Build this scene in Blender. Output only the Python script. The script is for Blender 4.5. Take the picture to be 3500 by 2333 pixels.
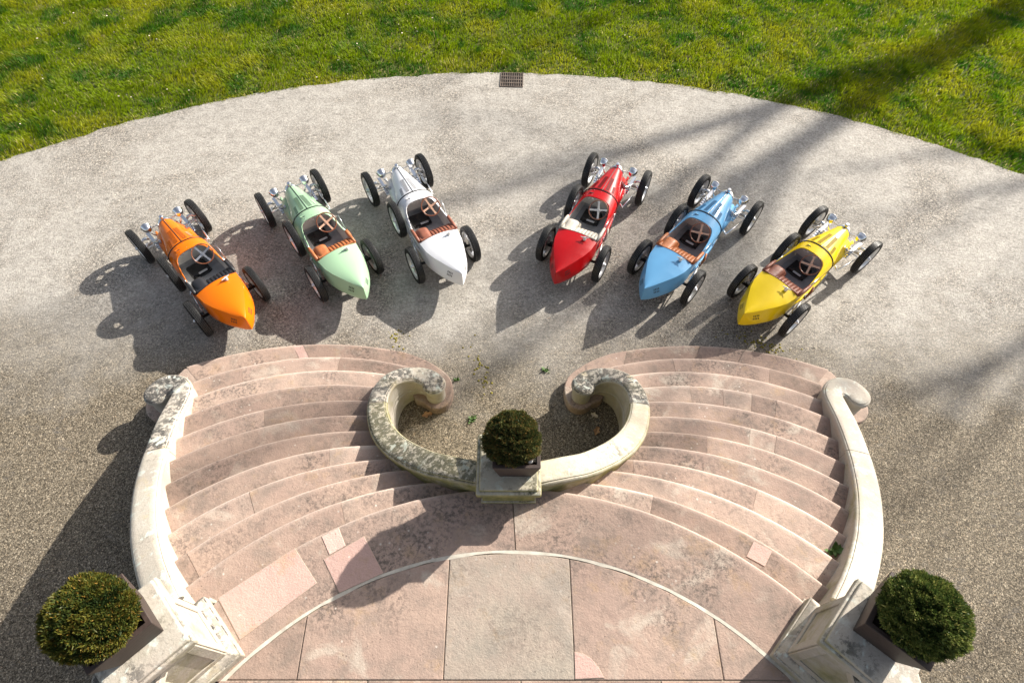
import bpy, math, random
import numpy as np
from mathutils import Matrix, Vector
random.seed(7); rng = np.random.default_rng(11)
for o in list(bpy.data.objects): bpy.data.objects.remove(o)
scene = bpy.context.scene
COL = scene.collection
R = math.radians; PI = math.pi

# ------------------------------------------------------------------ camera, sky, sun, exposure
cam = bpy.data.cameras.new('camera'); camo = bpy.data.objects.new('camera', cam); COL.objects.link(camo)
cam.lens = 21.614; cam.sensor_width = 36; cam.clip_end = 600; cam.clip_start = .05
camo.matrix_world = Matrix.Translation((0, 0, 7.3533)) @ Matrix.Rotation(R(90-57.253), 4, 'X') @ Matrix.Rotation(R(.8543), 4, 'Z')
scene.camera = camo
SH = Vector((-1.40, -1.10, 0))                 # shadow offset for every metre of height
SUN_EL = math.atan2(1, SH.length); SUN_AZ = math.atan2(-SH.x, -SH.y)   # azimuth clockwise from +Y
world = bpy.data.worlds.new('World'); scene.world = world; world.use_nodes = True
wn = world.node_tree.nodes; wl = world.node_tree.links
sky = wn.new('ShaderNodeTexSky'); sky.sky_type = 'NISHITA'; sky.sun_disc = False
sky.sun_elevation = SUN_EL; sky.sun_rotation = SUN_AZ; sky.air_density = 1.0; sky.dust_density = 3.0
bg = wn['Background']; bg.inputs[1].default_value = .085
hz = wn.new('ShaderNodeHueSaturation'); hz.inputs['Saturation'].default_value = .55; wl.new(sky.outputs[0], hz.inputs['Color']); wl.new(hz.outputs[0], bg.inputs[0])
sun = bpy.data.lights.new('sun', 'SUN'); sun.energy = 5.0; sun.angle = R(.53); sun.color = (1, .94, .84)
suno = bpy.data.objects.new('sun', sun); COL.objects.link(suno)
suno.rotation_euler = Vector((SH.x, SH.y, -1)).to_track_quat('-Z', 'Y').to_euler(); suno.location = (10, 8, 12)
vs = scene.view_settings; vs.view_transform = 'Standard'; vs.look = 'None'; vs.exposure = 1.0; vs.gamma = 1; vs.use_curve_mapping = False

# ------------------------------------------------------------------ node helpers
def new_mat(name):
    m = bpy.data.materials.new(name); m.use_nodes = True
    nt = m.node_tree; b = nt.nodes['Principled BSDF']
    return m, nt, b
class NT:
    def __init__(s, nt): s.nt = nt; s.pos = None
    def n(s, t, **k):
        x = s.nt.nodes.new(t)
        for a, v in k.items(): setattr(x, a, v)
        return x
    def l(s, a, b): s.nt.links.new(a, b)
    def p(s):
        if s.pos is None: s.pos = s.n('ShaderNodeNewGeometry')
        return s.pos
    def set(s, sock, v):
        if hasattr(v, 'is_linked') or hasattr(v, 'links'): s.l(v, sock)
        else: sock.default_value = v
    def noise(s, scale, detail=4, rough=.6, vec=None, dist=0.):
        x = s.n('ShaderNodeTexNoise'); x.inputs['Scale'].default_value = scale; x.inputs['Detail'].default_value = detail
        x.inputs['Roughness'].default_value = rough; x.inputs['Distortion'].default_value = dist
        s.l(vec if vec is not None else s.p().outputs['Position'], x.inputs['Vector']); return x.outputs[0]
    def voro(s, scale, out='Distance', vec=None, feature='F1'):
        x = s.n('ShaderNodeTexVoronoi'); x.feature = feature; x.inputs['Scale'].default_value = scale
        s.l(vec if vec is not None else s.p().outputs['Position'], x.inputs['Vector']); return x.outputs[out]
    def ramp(s, fac, *stops, interp='LINEAR'):
        x = s.n('ShaderNodeValToRGB'); x.color_ramp.interpolation = interp; s.l(fac, x.inputs[0]); e = x.color_ramp.elements
        while len(e) < len(stops): e.new(.5)
        for i, (q, c) in enumerate(stops):
            e[i].position = q; e[i].color = (c if isinstance(c, tuple) else (c, c, c))+(1,)
        return x.outputs[0]
    def mix(s, fac, a, b, mode='MIX'):
        x = s.n('ShaderNodeMix', data_type='RGBA', blend_type=mode)
        for i, v in ((0, fac), (6, a), (7, b)):
            if isinstance(v, tuple): v = v+(1,)
            s.set(x.inputs[i], v)
        return x.outputs[2]
    def math(s, op, a, b=0., c=0.):
        x = s.n('ShaderNodeMath', operation=op); s.set(x.inputs[0], a); s.set(x.inputs[1], b); s.set(x.inputs[2], c); return x.outputs[0]
    def attr(s, name, typ='OBJECT'):
        x = s.n('ShaderNodeAttribute', attribute_type=typ, attribute_name=name); return x
    def bump(s, h, strength, dist, b):
        x = s.n('ShaderNodeBump'); x.inputs['Strength'].default_value = strength; x.inputs['Distance'].default_value = dist
        s.l(h, x.inputs['Height']); s.l(x.outputs[0], b.inputs['Normal'])

def plain(name, col, rough=.5, metal=0., coat=0., var=.0, spec=.5):
    m, nt, b = new_mat(name); N = NT(nt)
    b.inputs['Roughness'].default_value = rough; b.inputs['Metallic'].default_value = metal
    b.inputs['Coat Weight'].default_value = coat; b.inputs['Coat Roughness'].default_value = .04
    b.inputs['Specular IOR Level'].default_value = spec
    if var:
        f = N.noise(9, 5)
        c = N.mix(N.ramp(f, (.3, 0.), (.7, 1.)), tuple(x*(1-var) for x in col), tuple(min(1, x*(1+var)) for x in col))
        N.l(c, b.inputs['Base Color'])
        N.l(N.ramp(N.noise(30, 4), (.3, max(0, rough-.12)), (.7, min(1, rough+.12))), b.inputs['Roughness'])
    else: b.inputs['Base Color'].default_value = col+(1,)
    return m

M = {}
# gravel: every pebble a cell of its own colour
m, nt, b = new_mat('gravel'); N = NT(nt)
cell = N.n('ShaderNodeSeparateColor'); N.l(N.voro(54, 'Color'), cell.inputs[0])
cell2 = N.n('ShaderNodeSeparateColor'); N.l(N.voro(97, 'Color'), cell2.inputs[0])
pick = N.ramp(N.noise(31, 2), (.49, 0.), (.51, 1.))
peb = N.ramp(N.mix(pick, cell.outputs[0], cell2.outputs[0]), (0, (.035, .032, .029)), (.2, (.11, .10, .09)), (.5, (.235, .213, .183)), (.78, (.37, .337, .29)), (.93, (.60, .55, .48)), (1, (.34, .25, .17)))
fine = N.ramp(N.noise(5, 8, .7), (.36, (.335, .315, .285)), (.64, (.485, .46, .42)))
# packed pale dust where the cars are driven, loose darker gravel elsewhere
rem = N.math('ADD', N.noise(.34, 5, .6, dist=.6), N.math('MULTIPLY_ADD', N.noise(2.4, 5, .65), .36, -.18))
dusty = N.ramp(rem, (.38, .12), (.54, .74))
c = N.mix(dusty, peb, fine)
c = N.mix(N.ramp(N.noise(.2, 3, .5), (.44, .0), (.64, .5)), c, (.76, .77, .79), 'MULTIPLY')
# coarser, browner, less trodden gravel by the foot of the steps
sx = N.n('ShaderNodeSeparateXYZ'); N.l(N.p().outputs['Position'], sx.inputs[0])
near = N.math('ADD', N.ramp(N.math('MULTIPLY', sx.outputs[1], .1), (.30, 1.), (.62, 0.)), N.math('MULTIPLY_ADD', N.noise(.9, 4), 1.0, -.5))
near = N.ramp(near, (.25, 0.), (.8, 1.))
br = N.mix(.5, peb, (.155, .128, .092), 'MIX')
br = N.mix(1., br, (.78, .74, .66), 'MULTIPLY')
br = N.mix(1., br, N.ramp(cell2.outputs[1], (0, .35), (.6, 1.), (1, 1.9)), 'MULTIPLY')
c = N.mix(near, c, br)
mpg = N.n('ShaderNodeMapping'); mpg.inputs['Rotation'].default_value = (0, 0, .5); mpg.inputs['Scale'].default_value = (1, 2.6, 1); N.l(N.p().outputs['Position'], mpg.inputs[0])
dirt = N.ramp(N.noise(4.5, 9, .78, mpg.outputs[0]), (.54, 0.), (.64, .7))
dirt = N.math('MULTIPLY', dirt, N.ramp(N.noise(.7, 3), (.38, .1), (.6, 1.)))
c = N.mix(dirt, c, (.12, .11, .10))
far = N.math('MULTIPLY_ADD', near, -.75, 1.)
c = N.mix(far, c, N.ramp(N.noise(24, 6, .75), (.36, (.66, .65, .64)), (.5, (.98, .97, .96)), (.64, (1.22, 1.2, 1.17))), 'MULTIPLY')
fl = N.math('MULTIPLY', N.ramp(N.noise(38, 4, .7), (.60, 0.), (.66, .85)), N.ramp(N.noise(1.1, 4), (.40, .25), (.6, 1.)))
fl = N.math('MULTIPLY', fl, far)
c = N.mix(fl, c, (.075, .068, .06))
N.l(c, b.inputs['Base Color']); b.inputs['Roughness'].default_value = .85; b.inputs['Specular IOR Level'].default_value = .3
hgt = N.math('ADD', N.math('MULTIPLY', N.voro(54), -.6), N.math('MULTIPLY', N.noise(9, 5), .55))
N.bump(hgt, .45, .014, b); M['gravel'] = m

# soil under the grass
m, nt, b = new_mat('lawn_soil'); N = NT(nt)
c = N.ramp(N.noise(3, 6), (.35, (.06, .08, .012)), (.55, (.10, .12, .02)), (.72, (.20, .17, .07)))
N.l(c, b.inputs['Base Color']); b.inputs['Roughness'].default_value = .95; N.bump(N.noise(30, 5), .8, .03, b); M['soil'] = m
# grass blades, coloured blade by blade
m, nt, b = new_mat('grass_blade'); N = NT(nt)
at = N.attr('bc', 'GEOMETRY'); N.l(at.outputs['Color'], b.inputs['Base Color']); b.inputs['Roughness'].default_value = .55
b.inputs['Specular IOR Level'].default_value = .25
tr = N.n('ShaderNodeBsdfTranslucent'); N.l(at.outputs['Color'], tr.inputs[0]); mx = N.n('ShaderNodeMixShader'); mx.inputs[0].default_value = .45
out = nt.nodes['Material Output']; N.l(b.outputs[0], mx.inputs[1]); N.l(tr.outputs[0], mx.inputs[2]); N.l(mx.outputs[0], out.inputs[0]); M['grass'] = m

def stone(name, base, alt, grey, pale=(.60, .52, .46), speck=.5):
    m, nt, b = new_mat(name); N = NT(nt)
    oi = N.n('ShaderNodeObjectInfo').outputs['Random']
    off = N.n('ShaderNodeVectorMath', operation='ADD'); N.l(N.p().outputs['Position'], off.inputs[0])
    cb = N.n('ShaderNodeCombineXYZ'); N.l(N.math('MULTIPLY', oi, 37.), cb.inputs[0]); N.l(N.math('MULTIPLY', oi, 11.), cb.inputs[2]); N.l(cb.outputs[0], off.inputs[1])
    v = off.outputs[0]
    c = N.mix(N.ramp(N.noise(1.4, 6, .65, v), (.38, 0.), (.62, 1.)), base, alt)
    c = N.mix(N.ramp(N.noise(4.0, 8, .74, v), (.46, 0.), (.64, .85)), c, grey)
    c = N.mix(N.ramp(N.noise(2.1, 5, .62, v, .6), (.56, 0.), (.68, .8)), c, pale)
    ochre = N.ramp(N.noise(3.3, 5, .7, v), (.57, 0.), (.70, .5)); c = N.mix(ochre, c, (.41, .285, .16))
    # bedding streaks, grime in clusters, lichen dots
    gr = N.math('MULTIPLY', N.ramp(N.noise(26, 6, .75, v), (.47, 0.), (.58, 1.)), N.ramp(N.noise(1.3, 5, .65, v), (.45, 0.), (.62, speck)))
    c = N.mix(gr, c, (.10, .085, .075))
    dots = N.math('MULTIPLY', N.ramp(N.voro(13, vec=v), (.10, 1.), (.16, 0.)), N.ramp(N.noise(1.9, 3, .5, v), (.54, 0.), (.62, .75)))
    c = N.mix(dots, c, (.62, .58, .52))
    dk = N.math('MULTIPLY', N.ramp(N.voro(21, vec=v), (.09, 1.), (.15, 0.)), N.ramp(N.noise(2.7, 3, .5, v), (.50, 0.), (.60, .7)))
    c = N.mix(dk, c, (.09, .07, .06))
    wr = N.math('MULTIPLY', N.attr('sunlit_wear', 'GEOMETRY').outputs['Fac'], N.ramp(N.noise(8, 5, .65, v), (.3, .35), (.6, .95)))
    c = N.mix(wr, c, (.58, .475, .41))  # pale nose line: worn stone plus a painted sun highlight
    tone = N.ramp(oi, (0, (.70, .66, .64)), (.35, (.90, .87, .86)), (.7, (1.04, 1.0, .98)), (1, (1.2, 1.2, 1.19)))
    c = N.mix(1., c, tone, 'MULTIPLY')
    c = N.mix(N.ramp(N.noise(90, 3), (.3, .0), (.7, .22)), c, (.20, .14, .115))
    N.l(c, b.inputs['Base Color']); b.inputs['Roughness'].default_value = .82; b.inputs['Specular IOR Level'].default_value = .3
    h = N.math('ADD', N.noise(7, 7, .7, v), N.math('MULTIPLY', N.noise(60, 4, .6, v), .35)); N.bump(h, .8, .014, b)
    return m
M['step'] = stone('pink_sandstone', (.425, .322, .262), (.37, .275, .228), (.26, .213, .18), (.50, .445, .375), .85)
M['patch'] = stone('new_pink_sandstone', (.56, .385, .335), (.53, .365, .32), (.50, .35, .31), (.58, .42, .37), .0)
M['greyslab'] = stone('grey_sandstone', (.50, .45, .375), (.475, .395, .335), (.385, .36, .31), (.56, .50, .43), .35)

# weathered limestone of the low walls; 'lichen' and 'algae' are set on each stone
m, nt, b = new_mat('weathered_limestone'); N = NT(nt)
sn = N.n('ShaderNodeSeparateXYZ'); N.l(N.p().outputs['Normal'], sn.inputs[0]); up = sn.outputs[2]
c = N.mix(N.ramp(N.noise(2.2, 5, .6), (.35, 0.), (.66, 1.)), (.455, .42, .355), (.43, .375, .32))
c = N.mix(N.ramp(N.noise(6, 6, .7), (.52, 0.), (.70, .6)), c, (.57, .555, .505))
c = N.mix(N.ramp(N.noise(3.6, 4, .6), (.60, 0.), (.72, .5)), c, (.50, .40, .20))
topm = N.ramp(up, (.35, .0), (.75, 1.))
li = N.attr('lichen').outputs['Fac']
zone = N.math('ADD', N.noise(1.9, 5, .65), li)
lz = N.ramp(zone, (.50, .12), (.74, 1.))
lm = N.math('MULTIPLY', N.ramp(N.math('ADD', N.noise(17, 8, .78), N.math('MULTIPLY', lz, .13)), (.575, 0.), (.615, 1.)), N.math('MULTIPLY', lz, topm))
c = N.mix(N.math('MULTIPLY', lm, .93), c, N.ramp(N.noise(45, 4), (.35, (.03, .03, .029)), (.65, (.11, .105, .10))))
pl = N.math('MULTIPLY', N.ramp(N.noise(9, 5, .6, dist=.5), (.56, 0.), (.62, .85)), N.math('MULTIPLY', N.ramp(N.noise(1.7, 3), (.40, 0.), (.55, 1.)), topm))
c = N.mix(pl, c, (.56, .60, .54))
al = N.attr('algae').outputs['Fac']
sidem = N.ramp(up, (.2, 1.), (.7, .25))
am = N.math('MULTIPLY', N.math('MULTIPLY', N.ramp(N.math('ADD', N.noise(3.1, 5, .65), al), (.55, 0.), (.85, .9)), sidem), N.ramp(al, (0., 0.), (.05, 1.)))
c = N.mix(am, c, N.ramp(N.noise(14, 4), (.35, (.15, .15, .035)), (.65, (.30, .27, .09))))
c = N.mix(N.ramp(N.noise(60, 4), (.5, 0.), (.75, .35)), c, (.27, .23, .18))
N.l(c, b.inputs['Base Color']); b.inputs['Roughness'].default_value = .85; b.inputs['Specular IOR Level'].default_value = .25
h = N.math('ADD', N.noise(6, 7, .7), N.math('MULTIPLY', N.noise(50, 4, .6), .4)); N.bump(h, .6, .012, b); M['wall'] = m

M['mortar'] = plain('lime_mortar', (.50, .46, .39), .9, var=.25)
M['joint'] = plain('joint_mortar', (.30, .255, .19), .9, var=.3)
def wood(name, a, bb):
    m, nt, b = new_mat(name); N = NT(nt)
    mp = N.n('ShaderNodeMapping'); mp.inputs['Scale'].default_value = (3, 3, 26); N.l(N.p().outputs['Position'], mp.inputs[0])
    c = N.mix(N.ramp(N.noise(4, 5, .6, mp.outputs[0]), (.35, 0.), (.65, 1.)), a, bb)
    N.l(c, b.inputs['Base Color']); b.inputs['Roughness'].default_value = .6; N.bump(N.noise(5, 5, .6, mp.outputs[0]), .3, .004, b); return m
M['planter'] = wood('brown_stained_planter', (.030, .019, .016), (.055, .035, .029))
M['soil_pot'] = plain('potting_soil', (.035, .022, .015), .95, var=.4)
def leafmat(name, cols, tips):
    m, nt, b = new_mat(name); N = NT(nt)
    at = N.attr('bc', 'GEOMETRY'); sep = N.n('ShaderNodeSeparateColor'); N.l(at.outputs['Color'], sep.inputs[0])
    c = N.ramp(sep.outputs[0], *[(i/(len(cols)-1), q) for i, q in enumerate(cols)])
    c = N.mix(sep.outputs[1], c, tips)
    N.l(c, b.inputs['Base Color']); b.inputs['Roughness'].default_value = .5; b.inputs['Specular IOR Level'].default_value = .3
    tr = N.n('ShaderNodeBsdfTranslucent'); N.l(c, tr.inputs[0]); mx = N.n('ShaderNodeMixShader'); mx.inputs[0].default_value = .25
    o = nt.nodes['Material Output']; N.l(b.outputs[0], mx.inputs[1]); N.l(tr.outputs[0], mx.inputs[2]); N.l(mx.outputs[0], o.inputs[0]); return m
M['yew_brown'] = leafmat('bronzed_yew', [(.022, .040, .010), (.06, .08, .015), (.13, .12, .018)], (.28, .16, .03))
M['yew_dark'] = leafmat('dark_yew', [(.03, .045, .016), (.07, .085, .025), (.13, .13, .04)], (.30, .16, .05))
M['yew_green'] = leafmat('green_box', [(.03, .055, .014), (.085, .125, .028), (.17, .205, .05)], (.36, .33, .10))
M['leafcore'] = plain('shaded_block_core', (.015, .02, .008), .95, var=.4)
M['bark'] = plain('grey_bark', (.10, .08, .06), .9, var=.3)
M['weed'] = plain('weed_leaf', (.06, .12, .02), .6, var=.3)
M['moss'] = plain('yellow_moss', (.19, .16, .02), .95, var=.4)
M['dryleaf'] = plain('dry_leaf', (.42, .24, .12), .8, var=.3)
M['redleaf'] = plain('russet_leaf', (.24, .055, .03), .8, var=.3)
M['petal'] = plain('pale_leaf_scrap', (.66, .56, .44), .8, var=.2)
M['iron'] = plain('rusty_iron', (.13, .10, .08), .75, .3, var=.35)
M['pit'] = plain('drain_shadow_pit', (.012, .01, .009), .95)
M['porcelain'] = plain('glazed_white', (.75, .73, .68), .25, coat=.3, var=.04)
M['cream'] = plain('cream_ceramic', (.70, .58, .38), .45, var=.1)

# car materials
def paint(name, col):
    m, nt, b = new_mat(name); N = NT(nt)
    c = N.mix(N.ramp(N.noise(3, 3), (.4, 0.), (.7, .07)), col, tuple(.9*x+.012 for x in col))
    N.l(c, b.inputs['Base Color']); b.inputs['Roughness'].default_value = .32
    b.inputs['Coat Weight'].default_value = .35; b.inputs['Coat Roughness'].default_value = .04; b.inputs['Specular IOR Level'].default_value = .22
    N.l(N.ramp(N.noise(14, 4), (.3, .28), (.7, .38)), b.inputs['Roughness']); return m
PAINT = {'orange': paint('orange_paint', (.78, .17, .001)), 'green': paint('mint_green_paint', (.36, .55, .35)), 'white': paint('white_paint', (.80, .80, .82)),
         'red': paint('red_paint', (.43, .0006, .003)), 'blue': paint('sky_blue_paint', (.13, .35, .60)), 'yellow': paint('yellow_paint', (.80, .56, .001))}
M['chrome'] = plain('polished_chrome', (.82, .82, .83), .06, 1.)
M['alloy'] = plain('cast_alloy', (.66, .67, .69), .36, .7, var=.08)
M['steel'] = plain('brushed_steel', (.50, .50, .51), .28, .9, var=.08)
M['rubber'] = plain('black_rubber', (.006, .006, .0065), .6, var=.2, spec=.25)
M['tread'] = plain('sheen_tread_rubber', (.034, .033, .032), .38, var=.25)  # ribs paler than the tyre, tread sheen painted into the colour
M['black'] = plain('black_enamel', (.012, .012, .013), .35, var=.1)
M['darkfloor'] = plain('dark_grey_floor_mat', (.33, .335, .345), .7, var=.2)
M['greyskin'] = plain('grey_aluminium_lining', (.62, .60, .57), .45, .2, var=.12)
M['glass'] = plain('lamp_glass', (.75, .78, .8), .05, .0, coat=1.)
def leather(name, col):
    m = plain(name, col, .48, var=.22); nt = m.node_tree; N = NT(nt); N.bump(N.voro(180), .25, .002, nt.nodes['Principled BSDF']); return m
LEATHER = {'tan': leather('tan_leather', (.40, .135, .045)), 'brown': leather('red_brown_leather', (.25, .085, .05)), 'black': leather('black_leather', (.016, .016, .019)), 'beige': leather('beige_leather', (.46, .42, .36))}
M['wheelwood'] = plain('varnished_wood', (.20, .06, .022), .3, coat=.6, var=.25)
M['copper'] = plain('coppery_spokes', (.74, .45, .31), .3, .35)  # coppery tint is a reflection painted into the spoke colour
M['satin'] = plain('satin_silver', (.62, .62, .62), .35, .25)
M['louvre'] = plain('louvre_opening', (.02, .02, .02), .8)
M['louvre2'] = plain('bonnet_louvre_gap', (.3, .3, .32), .6)
DARK = {k: plain('%s_louvre_gap' % k, c, .6) for k, c in (('orange', (.10, .022, .001)), ('green', (.035, .06, .04)), ('white', (.09, .09, .10)), ('red', (.15, .002, .003)), ('blue', (.03, .12, .23)), ('yellow', (.40, .27, .004)))}
M['dial'] = plain('dial_face', (.62, .62, .60), .4)

# ------------------------------------------------------------------ mesh helpers
def kind(o, k='structure'): o['kind'] = k; return o
class MB:
    def __init__(s): s.v = []; s.f = []; s.mi = []; s.cur = 0
    def add(s, vs, fs):
        o = len(s.v); s.v += [tuple(p) for p in vs]; s.f += [tuple(i+o for i in f) for f in fs]; s.mi += [s.cur]*len(fs); return s
    def box(s, c, d, rz=0., mat=None):
        x, y, z = d[0]/2, d[1]/2, d[2]/2; cs, sn = math.cos(rz), math.sin(rz)
        p = []
        for dz in (-z, z):
            for dx, dy in ((-x, -y), (x, -y), (x, y), (-x, y)): p.append((c[0]+dx*cs-dy*sn, c[1]+dx*sn+dy*cs, c[2]+dz))
        return s.add(p, [(3, 2, 1, 0), (4, 5, 6, 7), (0, 1, 5, 4), (1, 2, 6, 5), (2, 3, 7, 6), (3, 0, 4, 7)])
    def frustum(s, c, w0, w1, z0, z1, rz=0., d0=None, d1=None):
        d0 = d0 or w0; d1 = d1 or w1; cs, sn = math.cos(rz), math.sin(rz); p = []
        for w, d, z in ((w0, d0, z0), (w1, d1, z1)):
            for dx, dy in ((-w/2, -d/2), (w/2, -d/2), (w/2, d/2), (-w/2, d/2)): p.append((c[0]+dx*cs-dy*sn, c[1]+dx*sn+dy*cs, z))
        return s.add(p, [(3, 2, 1, 0), (4, 5, 6, 7), (0, 1, 5, 4), (1, 2, 6, 5), (2, 3, 7, 6), (3, 0, 4, 7)])
    def prism(s, poly, z0, z1):
        a = sum(poly[i-1][0]*poly[i][1]-poly[i][0]*poly[i-1][1] for i in range(len(poly)))
        if a < 0: poly = poly[::-1]
        n = len(poly); v = [(x, y, z0) for x, y in poly]+[(x, y, z1) for x, y in poly]
        return s.add(v, [tuple(range(n))[::-1], tuple(range(n, 2*n))]+[(i, (i+1) % n, n+(i+1) % n, n+i) for i in range(n)])
    def tube(s, pts, r, n=8, caps=True):
        pts = [Vector(p) for p in pts]; rs = r if isinstance(r, (list, tuple)) else [r]*len(pts); V = []; F = []; prev = None
        for i, p in enumerate(pts):
            t = (pts[min(i+1, len(pts)-1)]-pts[max(i-1, 0)]).normalized()
            if prev is None: u = t.orthogonal().normalized()
            else:
                u = prev-t*prev.dot(t); u = u.normalized() if u.length > 1e-6 else t.orthogonal().normalized()
            prev = u; w = t.cross(u)
            V += [p+(u*math.cos(2*PI*k/n)+w*math.sin(2*PI*k/n))*rs[i] for k in range(n)]
        for i in range(len(pts)-1):
            for k in range(n): F.append((i*n+k, i*n+(k+1) % n, (i+1)*n+(k+1) % n, (i+1)*n+k))
        if caps: F += [tuple(range(n))[::-1], tuple(range((len(pts)-1)*n, len(pts)*n))]
        return s.add(V, F)
    def lathe(s, prof, c, axis='z', n=24, close=False):
        V = []; F = []; m = len(prof)
        for k in range(n):
            a = 2*PI*k/n
            for r, h in prof:
                x, y = r*math.cos(a), r*math.sin(a)
                V.append({'z': (c[0]+x, c[1]+y, c[2]+h), 'x': (c[0]+h, c[1]+x, c[2]+y), 'y': (c[0]+y, c[1]+h, c[2]+x)}[axis])
        for k in range(n):
            k2 = (k+1) % n
            for i in range(m if close else m-1): F.append((k*m+i, k2*m+i, k2*m+(i+1) % m, k*m+(i+1) % m))
        return s.add(V, F)
    def grid(s, P, flip=False):
        m = len(P[0]); V = [q for row in P for q in row]; F = []
        for i in range(len(P)-1):
            for j in range(m-1):
                f = (i*m+j, i*m+j+1, (i+1)*m+j+1, (i+1)*m+j); F.append(f[::-1] if flip else f)
        return s.add(V, F)
    def sphere(s, c, r, nu=14, nv=10, sc=(1, 1, 1)):
        P = [(r*math.sin(PI*i/nv), -r*math.cos(PI*i/nv)) for i in range(nv+1)]; o = len(s.v); s.lathe(P, (0, 0, 0), 'z', nu)
        for i in range(o, len(s.v)): x, y, z = s.v[i]; s.v[i] = (c[0]+x*sc[0], c[1]+y*sc[1], c[2]+z*sc[2])
        return s
    def build(s, name, mats, parent=None, smooth=False, bevel=0., seg=2, fix=False, angle=None):
        me = bpy.data.meshes.new(name); me.from_pydata(s.v, [], s.f); me.validate()
        if fix:
            import bmesh
            bm = bmesh.new(); bm.from_mesh(me); bmesh.ops.remove_doubles(bm, verts=bm.verts, dist=1e-5); bmesh.ops.recalc_face_normals(bm, faces=bm.faces); bm.to_mesh(me); bm.free()
        if not isinstance(mats, (list, tuple)): mats = [mats]
        for q in mats: me.materials.append(q)
        if len(mats) > 1 and len(me.polygons) == len(s.mi): me.polygons.foreach_set('material_index', s.mi)
        if smooth: me.polygons.foreach_set('use_smooth', [True]*len(me.polygons))
        if angle:
            me.polygons.foreach_set('use_smooth', [True]*len(me.polygons)); me.set_sharp_from_angle(angle=R(angle))
        o = bpy.data.objects.new(name, me); COL.objects.link(o)
        if parent is not None: o.parent = parent
        if bevel:
            bv = o.modifiers.new('bevel', 'BEVEL'); bv.width = bevel; bv.segments = seg; bv.limit_method = 'ANGLE'; bv.angle_limit = R(40)
        return o
def tag(o, label, cat, group=None):
    o['label'] = label; o['category'] = cat
    if group: o['group'] = group
    return o
def thing(name, label, cat, loc=(0, 0, 0), rz=0., group=None):
    o = bpy.data.objects.new(name, None); o.empty_display_size = .1; COL.objects.link(o); o.location = loc; o.rotation_euler = (0, 0, rz)
    return tag(o, label, cat, group)
def vnoise(x, y, seed=0):
    x = np.asarray(x, float); y = np.asarray(y, float); xi = np.floor(x).astype(int); yi = np.floor(y).astype(int); fx = x-xi; fy = y-yi
    fx = fx*fx*(3-2*fx); fy = fy*fy*(3-2*fy)
    h = lambda a, b: (np.sin(a*127.1+b*311.7+seed*74.7)*43758.5453) % 1.
    return (h(xi, yi)*(1-fx)+h(xi+1, yi)*fx)*(1-fy)+(h(xi, yi+1)*(1-fx)+h(xi+1, yi+1)*fx)*fy
def fbm(x, y, seed=0, o=3): return sum(vnoise(x*2**k, y*2**k, seed+k)*.5**k for k in range(o))/sum(.5**k for k in range(o))

# ------------------------------------------------------------------ the ground
LC = (0., -4.78); LR = 15.82                         # the lawn's edge is an arc
def edge_r(a): return LR+.05*(fbm(np.asarray(a)*60, 0*np.asarray(a), 3)-.5)*2+.03*(vnoise(np.asarray(a)*400, 0*np.asarray(a), 9)-.5)
mb = MB(); mb.add([(-250, -250, -.03), (250, -250, -.03), (250, 250, -.03), (-250, 250, -.03)], [(0, 1, 2, 3)])
kind(mb.build('lawn', M['soil']))
an = np.linspace(0, 2*PI, 721)[:-1]; rr = edge_r(an)
mb = MB(); mb.add([(LC[0]+r*math.cos(a), LC[1]+r*math.sin(a), 0) for a, r in zip(an, rr)], [tuple(range(720))])
kind(mb.build('gravel_forecourt', M['gravel']))

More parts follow.
